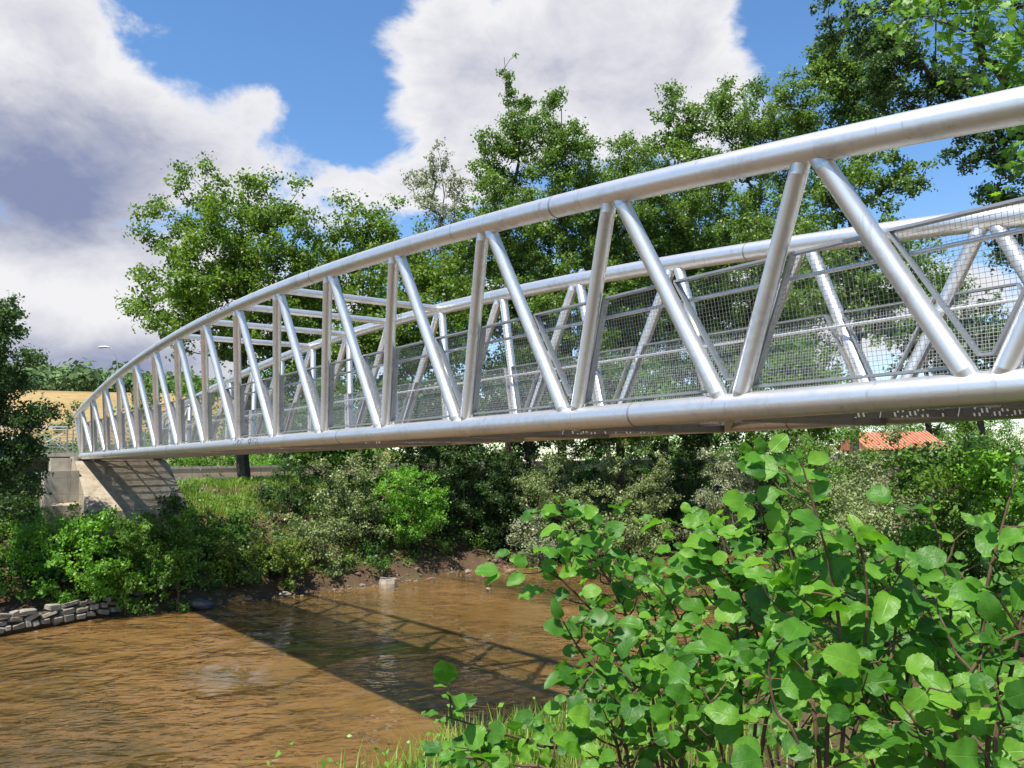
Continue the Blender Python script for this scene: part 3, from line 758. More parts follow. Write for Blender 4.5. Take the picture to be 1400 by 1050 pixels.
# street lamp
lb = at(158, 640, 60); lz = gh(lb.x, lb.y); ltop = at(150, 475, 60).z
lp = thing('street_lamp', (lb.x, lb.y, lz), 'tall grey street lamp with a curved arm behind the bridge', 'street lamp')
hh_ = ltop - lz
pts = [Vector((lb.x, lb.y, lz)), Vector((lb.x, lb.y, lz + hh_ * 0.55)), Vector((lb.x, lb.y, lz + hh_ * 0.78))]
for q in np.linspace(0.15, 1, 7): pts.append(Vector((lb.x - 0.75 * q * q, lb.y - 0.2 * q, lz + hh_ * (0.78 + 0.22 * math.sin(q * 1.45)))))
MB().tube(pts, [0.09, 0.065, 0.05] + [0.036] * 7, 10).build('lamp_post', M['lamp'], lp, True)
e = pts[-1]; MB().tube([e + Vector((0.1, 0, 0)), e + Vector((-0.1, 0, 0.03)), e + Vector((-0.55, -0.1, 0.0)), e + Vector((-0.7, -0.12, -0.02))], [0.05, 0.08, 0.09, 0.03], 10).build('lamp_head', M['lamp'], lp, True)
# house with a tiled roof, seen through the shrubs on the right
hp = at(1243, 640, 44); hz = gh(hp.x, hp.y)
hs_ = thing('house', (hp.x, hp.y, hz), 'small house with orange red tiled roof peeking out under the bridge', 'house')
def bxz(cx, cy, z0, z1, ax, ay, name, mat, parent):
    return MB().box(Vector((cx, cy, (z0 + z1) / 2)), Vector((ax, 0, 0)), Vector((0, ay, 0)), Vector((0, 0, (z1 - z0) / 2))).build(name, mat, parent)
rz = at(1215, 604, 44).z
bxz(hp.x, hp.y + 2.2, hz - 1, rz - 0.35, 1.9, 1.9, 'wall', M['render'], hs_)
m = MB(); e1 = rz - 0.42; e2 = rz + 0.55
v = [Vector((hp.x + a, hp.y + 2.2 + b, c)) for a, b, c in ((-2.2, -2.3, e1), (2.2, -2.3, e1), (2.2, 0, e2), (-2.2, 0, e2), (-2.2, 2.3, e1), (2.2, 2.3, e1))]
m.add(v, [(0, 1, 2, 3), (3, 2, 5, 4), (0, 3, 4), (1, 5, 2), (0, 4, 5, 1)]); roof = m.build('roof', M['tile'], hs_)
for i in range(22):
    x = hp.x - 2.15 + i * 0.205
    MB().tube([Vector((x, hp.y - 0.12, e1 + 0.03)), Vector((x, hp.y + 2.2, e2 + 0.03))], 0.055, 6).build('tile_row', M['tile'], roof)

# ------------------------------------------------------------------ trees on the far bank
TG = 'trees on the far bank'
tree('oak_tree', 'broad bright green oak left of the bridge crown, largest tree on the left', 335,
     [(310, 265, 79, 41), (235, 300, 61, 48), (385, 275, 53, 48), (300, 335, 102, 57), (240, 385, 66, 59), (380, 360, 89, 69), (300, 420, 115, 57), (400, 440, 76, 69), (260, 440, 64, 34), (350, 500, 89, 57)],
     51, 'oak', 0.21, 190, 1.05, 300, r_trunk=0.42, group=TG, top=(330, 330), shell=0.42)
tree('oak_tree', 'rounded green tree between the oak and the thin grey tree', 500,
     [(478, 318, 58, 48), (528, 310, 40, 36), (460, 385, 76, 69), (545, 380, 64, 63), (500, 450, 108, 63), (590, 420, 64, 69), (440, 520, 89, 63), (540, 520, 89, 57)],
     54, 'oak', 0.21, 170, 1.05, 300, r_trunk=0.36, group=TG, shell=0.42)
tree('willow_tree', 'thin sparse grey green tree with wispy crown beside the tall poplar', 612,
     [(603, 212, 17, 20), (580, 245, 25, 32), (620, 262, 28, 40), (596, 285, 40, 34), (610, 330, 38, 46)],
     60, 'silver', 0.15, 75, 0.7, 190, 'bark_p', 0.22, TG, dens=3.2, fill=0.5, shell=0.6, top=(600, 215))
tree('poplar_tree', 'tallest dark narrow poplar rising behind the bridge', 698,
     [(706, 78, 9, 20), (692, 115, 17, 28), (716, 140, 20, 30), (692, 180, 30, 36), (722, 200, 22, 40), (676, 235, 40, 41), (690, 290, 64, 57), (665, 360, 70, 69), (700, 420, 76, 69)],
     58, 'poplar', 0.18, 170, 0.8, 270, 'bark', 0.3, TG, dens=3.8, fill=1.15, shell=0.55, top=(704, 75))
tree('poplar_tree', 'lighter green poplar just right of the tallest one', 775,
     [(765, 138, 18, 20), (752, 175, 30, 36), (782, 200, 36, 40), (765, 240, 64, 52), (800, 290, 64, 57), (760, 330, 70, 69), (790, 400, 76, 69), (760, 460, 76, 57)],
     56, 'poplar', 0.18, 180, 0.95, 310, 'bark', 0.32, TG, dens=3.8, fill=1.15, shell=0.45, top=(768, 150))
tree('poplar_tree', 'small pale topped poplar between the two poplar groups', 850,
     [(856, 188, 20, 20), (845, 235, 43, 46), (858, 290, 51, 57), (830, 350, 57, 69), (850, 430, 70, 69)],
     60, 'poplar', 0.17, 110, 0.95, 260, 'bark', 0.25, TG, dens=3.8, fill=1.15, shell=0.5)
tree('poplar_tree', 'full crowned poplar left of the pair behind the bridge', 905,
     [(918, 142, 26, 26), (935, 180, 34, 36), (905, 200, 34, 44), (920, 260, 70, 69), (890, 320, 64, 69), (935, 370, 76, 69), (905, 440, 83, 69)],
     62, 'poplar', 0.21, 190, 1.05, 300, 'bark', 0.34, TG, dens=3.8, fill=1.15, shell=0.42)
tree('poplar_tree', 'wide double topped poplar behind the middle of the upper chord', 1010,
     [(985, 135, 28, 26), (1044, 126, 28, 24), (1012, 180, 56, 46), (1070, 190, 36, 46), (1000, 260, 84, 69), (1060, 300, 71, 69), (1010, 370, 89, 69), (1060, 430, 76, 69), (970, 450, 76, 69)],
     64, 'poplar', 0.21, 250, 1.1, 300, 'bark', 0.38, TG, dens=3.8, fill=1.15, shell=0.42)
tree('poplar_tree', 'leafy poplar with open side branches on the right beyond the bridge', 1165,
     [(1125, 85, 30, 40), (1100, 150, 34, 50), (1165, 72, 44, 36), (1205, 120, 46, 56), (1150, 120, 40, 44), (1108, 190, 26, 30), (1180, 190, 50, 46), (1140, 250, 50, 46), (1238, 232, 36, 22), (1222, 262, 40, 30), (1180, 330, 60, 50), (1250, 335, 30, 26), (1140, 390, 60, 50), (1215, 420, 60, 40)],
     34, 'poplar', 0.135, 200, 0.62, 420, 'bark', 0.2, TG, dens=4.2, fill=1.35, shell=0.5, top=(1150, 110), r_tip=0.014)
# second row of trees
for x, y, a, b, d, mt, lb_ in [
        (440, 380, 60, 70, 72, 'oak', 'green tree filling the gap right of the big oak'),
        (575, 370, 55, 70, 74, 'mid', 'rounded tree behind the thin grey tree'),
        (650, 350, 55, 80, 76, 'mid', 'tree behind the foot of the tallest poplar'),
        (730, 330, 50, 90, 76, 'poplar', 'tree filling the gap between the two tall poplars'),
        (835, 330, 55, 90, 78, 'poplar', 'tree behind the small pale topped poplar'),
        (960, 300, 55, 110, 80, 'poplar', 'tree between the full crowned and the double topped poplars'),
        (1090, 330, 60, 110, 80, 'mid', 'tree left of the open branched poplar'),
        (1270, 400, 70, 70, 60, 'mid', 'tree low behind the right end of the upper chord')]:
    tree('deciduous_tree', lb_, x, [(x, y - 20, a * 0.8, b * 0.8), (x - a * 0.4, y + 50, a, b * 0.8), (x + a * 0.4, y + 70, a, b * 0.8), (x, y + 140, a * 1.1, b * 0.8)], d, mt, 0.28, 75, 1.4, 260, 'bark', 0.25, 'second row of trees behind the far bank', dens=3.0, fill=0.8, shell=0.5)
# understorey behind the trusses
UG = 'understorey trees behind the bridge'
for i, (x, y, a, b, d, mt, lb_) in enumerate([
        (455, 570, 60, 50, 47, 'mid', 'low bushy tree behind the far end of the trusses'),
        (600, 540, 70, 50, 50, 'dark', 'dark bushy tree under the thin grey tree'),
        (720, 530, 70, 60, 52, 'dark', 'dark bushy tree under the tallest poplar'),
        (840, 520, 70, 60, 54, 'mid', 'bushy tree behind the middle mesh panels'),
        (960, 520, 70, 50, 56, 'dark', 'dark bushy tree under the double topped poplar'),
        (1090, 520, 80, 50, 50, 'mid', 'bushy tree behind the right mesh panels'),
        (1330, 470, 60, 50, 36, 'dark', 'dark bushy tree behind the rightmost mesh panel')]):
    tree('bushy_tree', lb_, x, [(x, y - 10, a, b * 1.1), (x - a * 0.6, y + 20, a * 0.8, b * 0.9), (x + a * 0.5, y + 25, a * 0.9, b), (x, y + 60, a, b * 0.8)], d, mt, 0.21, 75, 1.0, 260, 'bark', 0.15, UG, dens=3.6, fill=1.0, shell=0.5)
# overhanging trees on the right
def maple():
    base = Vector((10.6, 11.5, gh(10.6, 11.5))); root = thing('maple_tree', base, 'maple with big bright green leaves overhanging the top right corner', 'tree')
    lob = [(1300, 20, 80, 34), (1390, 60, 55, 60), (1240, 5, 50, 22), (1375, -40, 110, 60), (1395, 125, 22, 22), (1430, 230, 38, 70), (1480, 120, 80, 120), (1330, 70, 40, 30)]
    cc = []
    for px, py, a, b in lob:
        d0 = 10.8 + rng.uniform(-0.5, 0.8); c = np.array(at(px, py, d0))
        for k in range(int(4 + a * b / 330)):
            v = rng.normal(size=3); v /= np.linalg.norm(v); cc.append(c + v * rng.uniform(0.1, 1) ** 0.5 * np.array([a, (a + b) / 2, b]) * d0 / FPX)
    cc = np.array(cc); nodes, par, r = skeleton(base, np.array([9.6, 11.3, 14.5]), list(cc), 0.006, 0.2)
    mb = MB(); branch_mesh(mb, nodes, par, r); mb.build('trunk', M['bark'], root, True)
    # five-lobed leaf
    out = [(0, -0.45), (0.12, -0.28), (0.38, -0.36), (0.30, -0.10), (0.52, 0.08), (0.27, 0.10), (0.24, 0.26), (0.10, 0.22), (0, 0.55)]
    out = out + [(-x, y) for x, y in out[-2:0:-1]]
    lv = [(x, y, 0.10 * abs(x) - 0.12 * y * y) for x, y in out] + [(0, -0.05, 0.02)]
    lf = [(i, (i + 1) % len(out), len(out)) for i in range(len(out))]
    me = mesh('leaf', lv, lf, L['maple']); a_ = me.attributes.new('var', 'FLOAT', 'FACE'); a_.data.foreach_set('value', [0.55] * len(lf))
    pos = []; V = []; F = []; var = []; cnt = 0
    allp = []
    for c in cc:
        for k in range(14): allp.append(c + rng.normal(size=3) * np.array([0.26, 0.26, 0.20]))
    allp = np.array(allp)
    def pxof(p):
        q = Vector(p) - Vector((0, 0, EYE)); return 700 + FPX * q.dot(_R) / q.dot(_F), 525 - FPX * q.dot(_U) / q.dot(_F)
    vis = [i for i, p in enumerate(allp) if 1100 < pxof(p)[0] < 1400 and -5 < pxof(p)[1] < 400]
    chosen = set(vis[::max(1, len(vis) // 290 + 1)][:290])
    for i, p in enumerate(allp):
        nn = Vector(rng.normal(size=3) * 0.55 + np.array([-0.25, -0.45, 0.6])).normalized()
        rot = nn.to_track_quat('Z', 'Y') @ Quaternion((0, 0, 1), rng.uniform(0, 6.28)); sc = 0.15 * rng.uniform(0.7, 1.3)
        if i in chosen:
            o = link('leaf', me, root, Vector(p) - base); o.rotation_mode = 'QUATERNION'; o.rotation_quaternion = rot; o.scale = (sc, sc, sc)
        else:
            o_ = len(V); V += [rot @ (Vector(q) * sc) + Vector(p) - base for q in lv]; F += [tuple(j + o_ for j in q) for q in lf]; var += [float(np.clip(rng.normal(0.5, 0.25), 0, 1))] * len(lf)
    cm = mesh('crown', V, F, L['maple']); a_ = cm.attributes.new('var', 'FLOAT', 'FACE'); a_.data.foreach_set('value', var)
    o = link('crown', cm, root); o['kind'] = 'stuff'
maple()
tree('poplar_tree', 'dark leaved tree hanging into the top right behind the maple', 1600,
     [(1125, 18, 28, 20), (1165, 40, 40, 34), (1200, 95, 40, 55), (1235, 130, 40, 40), (1290, 120, 50, 50), (1340, 150, 50, 36), (1230, 60, 45, 40), (1310, 200, 22, 22), (1385, 215, 40, 40), (1370, 270, 36, 34), (1395, 330, 40, 50), (1440, 150, 90, 120), (1400, -40, 150, 60), (1250, -30, 90, 40)],
     18, 'dark', 0.088, 260, 0.36, 950, 'bark', 0.2, TG, shell=0.5, base_xy=(17.5, 18.5), top=(1560, 60), r_tip=0.008)
# left edge tree
tree('alder_tree', 'dark green dense tree at the left edge of the picture', -10,
     [(0, 445, 36, 34), (35, 490, 38, 30), (-20, 520, 60, 60), (40, 560, 34, 40), (0, 610, 60, 50), (45, 625, 26, 40), (-50, 440, 50, 60), (-20, 690, 70, 50)],
     32, 'dark', 0.13, 190, 0.75, 520, 'bark', 0.2, TG, dens=4.4, fill=1.3, shell=0.5)

# ------------------------------------------------------------------ riverside shrubs, far bank
SG = 'shrubs on the far river bank'
SHR = [ # x, y, rx, ry, depth, material, clumps, label
    (40, 755, 75, 50, 31.5, 'lime', 60, 'bright lime green shrub over the stone wall at the left edge'),
    (150, 745, 75, 50, 34, 'mid', 60, 'mid green creeper mound below the abutment'),
    (205, 790, 46, 26, 33.5, 'lime', 34, 'small lime green shrub at the right end of the stone wall'),
    (25, 690, 70, 40, 35, 'dark', 50, 'dark shrub under the left edge tree'),
    (105, 705, 50, 26, 36.5, 'lime', 34, 'light green shrub against the abutment foot'),
    (235, 730, 40, 42, 36, 'dark', 40, 'dark ivy shrub below the sloping slab'),
    (290, 752, 36, 26, 36, 'mid', 40, 'green shrub right of the sloping slab'),
    (335, 765, 42, 30, 36.5, 'yellow', 50, 'sunlit yellow green shrub on the bank below the road'),
    (385, 770, 34, 30, 36, 'yellow', 34, 'low yellow green shrub at the shore by the boulders'),
    (425, 745, 40, 40, 37.5, 'grey', 40, 'grey leaved shrub leaning over the shore'),
    (395, 670, 36, 50, 41, 'dark', 50, 'dark ivy covered bush hanging beside the road'),
    (480, 660, 55, 46, 41, 'grey', 60, 'pale grey green bush under the bridge, left of the dark thicket'),
    (560, 680, 50, 50, 43, 'lime', 46, 'brighter green bush inside the dark thicket'),
    (500, 730, 50, 34, 42, 'dark', 44, 'dark bush at the foot of the thicket'),
    (640, 670, 50, 60, 46, 'dark', 70, 'dark bush in the middle of the far bank'),
    (600, 625, 60, 30, 46, 'dark', 46, 'dark foliage directly under the deck'),
    (690, 650, 40, 60, 47, 'dark', 60, 'dark bush left of the big grey willow'),
    (760, 670, 62, 66, 46, 'grey', 110, 'big rounded grey green willow, left half of the pair'),
    (860, 660, 60, 70, 48, 'grey', 110, 'grey green willow drooping over the water, right half of the pair'),
    (730, 735, 28, 34, 44, 'silver', 34, 'small silvery willow drooping to the waterline'),
    (930, 630, 40, 40, 53, 'dark', 46, 'dark bush between the willows'),
    (990, 665, 52, 46, 50, 'silver', 80, 'pale silver willow right of the dark gap'),
    (1060, 640, 46, 50, 52, 'dark', 60, 'dark bush right of the silver willow'),
    (1000, 730, 60, 30, 50, 'dark', 44, 'dark brush at the waterline below the silver willow'),
    (1120, 640, 50, 40, 46, 'grey', 50, 'olive green bush under the right part of the deck'),
]
for x, y, a, b, d, mt, nc, lb_ in SHR:
    d = min(max(hit(x, y + b * 0.75, 24.0), d - 3), d + 3)
    blob_shrub('shrub', lb_, x, y, a * 1.12, b * 1.1, d, mt, 0.125, nc, 0.55, 560, SG)
for x, y, a, b, d, mt, lb_ in [(105, 722, 60, 26, 33.5, 'lime', 'bright shrub under the pale side block of the abutment'), (175, 722, 52, 24, 33.8, 'mid', 'green shrub along the lower edge of the sloping slab'), (245, 722, 44, 28, 34.5, 'mid', 'green shrub under the right corner of the sloping slab')]:
    blob_shrub('shrub', lb_, x, y, a, b, d, mt, 0.125, 40, 0.5, 560, SG)
def thicket():
    n = 2100; t = np.where(rng.uniform(size=n) < 0.45, rng.uniform(-18, 8, n), rng.uniform(8, 70, n)); u = rng.uniform(0, 1, n); s = s_far(t) + 0.5 + u * 11.5
    keep = ~((s > K1 * P - 4.8) & (t > -2.2) & (t < WM + 0.8)) & ((t > 5) | (s < K1 * P + 2)) & ((t > 15) | (t < 4) | (s < s_far(t) + 5.5)); t, s = t[keep], s[keep]
    x = B0.x + D.x * s - N.x * t; y = B0.y + D.y * s - N.y * t; z = ground_h(x, y) + rng.uniform(0.1, 1, len(t)) * (0.85 + 1.7 * sm(t, 6, 14) * sm(s - s_far(t), 1, 4))
    for nm, mt, lo, hi, lb_ in (('bank_thicket', 'dark', 0, 0.42, 'dark tangled undergrowth along the far bank'), ('bank_brush', 'mid', 0.42, 1.0, 'green tangled brush along the far bank')):
        q = rng.uniform(size=len(t)); k = (q >= lo) & (q < hi); cc = np.stack([x, y, z], 1)[k]
        pos, nn, vv = clump_leaves(cc, rng.uniform(0.4, 0.85, len(cc)), 190, 0.16)
        tag(link(nm, leaf_mesh(nm, pos, nn, 0.16 * rng.uniform(0.6, 1.3, len(pos)), vv, L[mt])), lb_, 'undergrowth', kind='stuff')
    # wood beyond the road
    n = 760; t = rng.uniform(14, 230, n); s = rng.uniform(62, 110, n); x = B0.x + D.x * s - N.x * t; y = B0.y + D.y * s - N.y * t
    z = ground_h(x, y) + rng.uniform(0.05, 1, n) * (9.0 + 4.0 * vnoise(x, y, 0.08, 3)); cc = np.stack([x, y, z], 1)
    pos, nn, vv = clump_leaves(cc, rng.uniform(1.4, 2.6, n), 26, 0.45)
    tag(link('far_wood', leaf_mesh('far_wood', pos, nn, 0.42 * rng.uniform(0.6, 1.3, len(pos)), vv, L['mid'])), 'dense green wood beyond the road', 'woods', kind='stuff')
thicket()
# shrubs on the near bank, right
NG = 'shrubs on the near bank'
for x, y, a, b, d, mt, nc, lf_, lb_ in [
    (1165, 618, 40, 26, 29, 'mid', 40, 0.11, 'small bush half hiding the tiled roof on its left'),
    (1110, 640, 70, 40, 30, 'mid', 60, 0.11, 'green bush beneath the deck left of the tiled roof'),
    (1235, 627, 95, 40, 27, 'grey', 60, 0.11, 'olive bush in front of the tiled roof'),
    (1360, 620, 90, 46, 24, 'mid', 60, 0.10, 'tall bush right of the tiled roof'),
    (1180, 680, 60, 46, 17, 'grey', 60, 0.07, 'olive small leaved bush beneath the bridge on the right'),
    (1290, 660, 80, 60, 13, 'mid', 90, 0.085, 'leafy green bush under the bridge right of the olive bush'),
    (1380, 640, 60, 60, 12, 'lime', 70, 0.085, 'leafy bush at the right edge below the deck'),
    (1330, 760, 90, 60, 10, 'mid', 100, 0.075, 'dense leafy bush behind the right alder stems'),
    (1215, 770, 60, 50, 9, 'lime', 80, 0.06, 'bright feathery bush behind the alder leaves'),
    (1140, 830, 60, 50, 9.5, 'mid', 70, 0.06, 'green undergrowth behind the middle alder'),
    (1300, 880, 100, 70, 7, 'lime', 110, 0.055, 'light green undergrowth low behind the right alder'),
    (1390, 830, 50, 60, 7, 'mid', 60, 0.055, 'undergrowth at the right edge behind the alder')]:
    blob_shrub('bank_bush', lb_, x, y, a, b, d, mt, lf_, nc, 0.30 * d / 10, 6.0 / lf_ ** 2 * (10 / d) ** 0.3, NG)

# ------------------------------------------------------------------ far hill woods, field bushes, road hedge
def hill_woods():
    cs = []; rad = []
    for k in range(1250):
        a = R(rng.uniform(-38, -12)); dd = rng.uniform(296, 540); x, y = dd * math.sin(a), dd * math.cos(a)
        r = rng.uniform(2.6, 5.5) * (1 if rng.uniform() < 0.8 else 1.4); cs.append((x, y, gh(x, y) + r * 0.55)); rad.append(r)
    cs = np.array(cs); rad = np.array(rad); P_ = []; N_ = []; S_ = []; V_ = []
    for c, r in zip(cs, rad):
        m = 60; v = rng.normal(size=(m, 3)); v[:, 2] = np.abs(v[:, 2]) * 0.9; v /= np.linalg.norm(v, axis=1, keepdims=True)
        P_.append(c + v * r * rng.uniform(0.75, 1.1, (m, 1))); N_.append(v + rng.normal(size=(m, 3)) * 0.35); S_.append(r * rng.uniform(0.16, 0.40, m)); V_.append(np.clip(rng.normal(0.45, 0.15, m) + rng.normal(0, 0.15), 0, 1))
    o = link('hill_woods', leaf_mesh('hill_woods', np.concatenate(P_), np.concatenate(N_), np.concatenate(S_), np.concatenate(V_), L['hill'], 0.9))
    tag(o, 'wooded green hillside in the far distance', 'woods', kind='stuff')
hill_woods()
def hedgerow():
    cs = []
    for k in range(330):
        a = R(rng.uniform(-42, -9)); dd = rng.uniform(108, 119); x, y = dd * math.sin(a), dd * math.cos(a); cs.append((x, y, gh(x, y) + rng.uniform(0.2, 4.2)))
    pos, nn, vv = clump_leaves(np.array(cs), rng.uniform(0.9, 1.7, 330), 55, 0.34)
    tag(link('hedgerow', leaf_mesh('hedgerow', pos, nn, 0.34 * rng.uniform(0.6, 1.3, len(pos)), vv, L['hill'])), 'green hedgerow at the foot of the golden field', 'hedgerow', kind='stuff')
hedgerow()
for x, y, a, b, d, lb_ in [(105, 556, 15, 6, 205, 'lone low bush in the golden field'), (92, 580, 12, 12, 128, 'dark conical bush at the near edge of the field'), (78, 588, 10, 9, 126, 'small bush beside the conical bush'),
                           (200, 545, 22, 14, 180, 'bush at the right end of the golden field')]:
    d = hit(x, y + b * 0.8, 60, 330)
    tree('field_bush', lb_, x, [(x, y, a, b)], d, 'hill', 0.55, 40, 1.6, 40, 'bark', 0.15, 'bushes in the field', 'bush', r_tip=0.03)
for i in range(12):
    t = 21 - i * 3.2; bx, by = xy(59.5 + rng.uniform(-0.5, 1), t); z = gh(bx, by)
    root = thing('hedge_shrub', (bx, by, z), '%s hedge shrub behind the roadside wall, counted from the big oak leftwards' % ['first', 'second', 'third', 'fourth', 'fifth', 'sixth', 'seventh', 'eighth', 'ninth', 'tenth', 'eleventh', 'last'][i], 'shrub', 'hedge shrubs behind the roadside wall')
    cc = np.array([[bx, by, z + 1.0]]) + rng.normal(size=(26, 3)) * np.array([1.1, 1.1, 0.75])
    cc[:, 2] = np.maximum(cc[:, 2], z + 0.2)
    nodes, par, r = skeleton((bx, by, z - 0.1), np.array([bx, by, z + 1.4]), list(cc), 0.01, 0.07); mb = MB(); branch_mesh(mb, nodes, par, r, 5); mb.build('stems', M['bark'], root)
    pos, nn, vv = clump_leaves(cc, np.full(26, 0.75), 220, 0.16); link('foliage', leaf_mesh('foliage', pos, nn, 0.16 * rng.uniform(0.7, 1.3, len(pos)), vv, L['lime' if i % 3 else 'mid'], loc=(bx, by, z)), root)

# ------------------------------------------------------------------ ground cover on both banks
def ground_cover():
    n = 28000; t = rng.uniform(-16, 42, n); u = rng.uniform(0, 1, n) ** 0.9; s = s_far(t) + 0.7 + u * 12
    x = B0.x + D.x * s - N.x * t; y = B0.y + D.y * s - N.y * t; z = ground_h(x, y)
    keep = (vnoise(x, y, 0.8, 9) + 0.5 * vnoise(x, y, 2.3, 11) > -0.45 + 0.9 * np.exp(-(s - s_far(t)) / 0.8))
    slab = (s > K1 * P - 4.4) & (t > -0.6) & (t < WM + 0.6) & (s < K1 * P + 5); keep &= ~slab
    x, y, z, s, t = x[keep], y[keep], z[keep], s[keep], t[keep]; m = len(x)
    z = z + np.abs(rng.normal(0, 0.14, m)) + 0.02; nn = rng.normal(size=(m, 3)) * 0.55 + np.array([0.0, -0.3, 0.8])
    o = link('bank_ground_cover', leaf_mesh('bank_ground_cover', np.stack([x, y, z], 1), nn, rng.uniform(0.11, 0.24, m), np.clip(0.45 + 0.3 * vnoise(x, y, 0.5, 12) + rng.normal(0, 0.15, m), 0, 1), L['mid']))
    tag(o, 'low creeping ground cover on the far river bank', 'ground cover', kind='stuff')
    n = 30000; t = rng.uniform(-18, 30, n); s = s_near(t) - 0.4 - rng.uniform(0, 1, n) * 11
    x = B0.x + D.x * s - N.x * t; y = B0.y + D.y * s - N.y * t; z = ground_h(x, y)
    keep = (np.hypot(x, y) > 1.2) & (vnoise(x, y, 0.9, 14) > -0.5); x, y, z = x[keep], y[keep], z[keep]; m = len(x)
    z = z + np.abs(rng.normal(0, 0.12, m)) + 0.02; nn = rng.normal(size=(m, 3)) * 0.55 + np.array([0, -0.2, 0.8])
    o = link('near_bank_ground_cover', leaf_mesh('near_bank_ground_cover', np.stack([x, y, z], 1), nn, rng.uniform(0.025, 0.065, m), np.clip(rng.normal(0.5, 0.2, m), 0, 1), L['lime']))
    tag(o, 'low leafy ground cover on the near river bank', 'ground cover', kind='stuff')
ground_cover()

def grass(name, label, tufts, mat='grass', hmin=0.25, hmax=0.6, per=130, spread=0.3, wide=0.009):
    """blades rooted on the ground"""
    V = []; F = []; var = []
    for (x0, y0) in tufts:
        for k in range(per):
            x = x0 + rng.normal() * spread; y = y0 + rng.normal() * spread; z = gh(x, y) - 0.02
            h = rng.uniform(hmin, hmax); a = rng.uniform(0, 6.28); lean = rng.uniform(0.05, 0.5) * h; w = wide * rng.uniform(0.6, 1.4)
            dx, dy = math.cos(a), math.sin(a); px_, py_ = -dy * w / 2, dx * w / 2; o = len(V)
            for q, ww in ((0, 1), (0.5, 0.85)):
                cx, cy, cz = x + dx * lean * q * q, y + dy * lean * q * q, z + h * q
                V += [(cx - px_ * ww, cy - py_ * ww, cz), (cx + px_ * ww, cy + py_ * ww, cz)]
            V.append((x + dx * lean, y + dy * lean, z + h * (1 - 0.25 * lean / h)))
            F += [(o, o + 1, o + 3, o + 2), (o + 2, o + 3, o + 4)]; q = float(np.clip(rng.normal(0.5, 0.22), 0, 1)); var += [q, q]
    me = mesh(name, V, F, L[mat]); a_ = me.attributes.new('var', 'FLOAT', 'FACE'); a_.data.foreach_set('value', var)
    tag(link(name, me), label, 'grass', kind='stuff')
tf = []
for px, py, d in [(655, 1030, 9.5), (690, 1010, 10.5), (720, 1030, 9.5), (740, 1000, 10.5), (700, 1045, 9), (640, 1045, 9), (800, 1010, 10), (840, 1030, 9.5), (820, 1040, 9), (870, 1020, 10), (910, 1040, 9.5),
                  (590, 1100, 9.6), (760, 1040, 9.5), (1000, 1020, 9), (1080, 1030, 8)]:
    d = hit(px, py + 8, 3.0); c = at(px, py + 8, d); tf += [(c.x + rng.normal() * 0.25, c.y + rng.normal() * 0.25) for _ in range(2)]
for k in range(0): tf.append(xy(rng.uniform(2, 7.8), rng.uniform(-12, 8)))
grass('bank_grass', 'bright yellow green grass along the near water edge', tf, per=110, hmin=0.08, hmax=0.32, wide=0.0075, spread=0.30)

grass('verge_grass', 'yellow green grass on the slope below the far road', [xy(rng.uniform(40.2, 49.2), rng.uniform(4.6, 17)) for _ in range(170)], hmin=0.15, hmax=0.5, per=60, spread=0.45, wide=0.035)
# sandy patch and shore
def shore_patch():
    V = []; F = []; n = 26; c = onz(1062, 985, 0.35)
    V.append((c.x, c.y, gh(c.x, c.y) + 0.05))
    for k in range(n):
        a = k * 6.283 / n; r = 1.5 * (1 + 0.25 * math.sin(3 * a + 1) + 0.15 * math.sin(7 * a)); x, y = c.x + r * math.cos(a) * 1.5, c.y + r * math.sin(a)
        V.append((x, y, gh(x, y) + 0.03))
    for k in range(n): F.append((0, 1 + k, 1 + (k + 1) % n))
    tag(link('sand_patch', mesh('sand_patch', V, F, M['sand'], True)), 'pale sandy patch on the near bank behind the alder', kind='structure')
shore_patch()

# ------------------------------------------------------------------ stones
def rock_mesh(name, seed, mat, flat=0.6, sub=2):
    import bmesh
    bm = bmesh.new(); bmesh.ops.create_icosphere(bm, subdivisions=sub, radius=1.0); r_ = np.random.default_rng(seed)
    pl = [(Vector(r_.normal(size=3)).normalized(), r_.uniform(0.5, 0.82)) for _ in range(14)]
    for v in bm.verts:
        p = v.co.copy()
        for n_, d_ in pl:
            q = p.dot(n_)
            if q > d_: p -= n_ * (q - d_) * 0.96
        p += Vector(r_.normal(size=3)) * 0.012; p.z *= flat; v.co = p
    me = bpy.data.meshes.new(name); bm.to_mesh(me); bm.free(); me.materials.append(mat)
    me.polygons.foreach_set('use_smooth', [True] * len(me.polygons)); me.set_sharp_from_angle(angle=R(16))
    return me
RK = {k: [rock_mesh('rock', 20 + i + j * 10, M[k]) for i in range(4)] for j, k in enumerate(('stone', 'stone_d', 'stone_b'))}
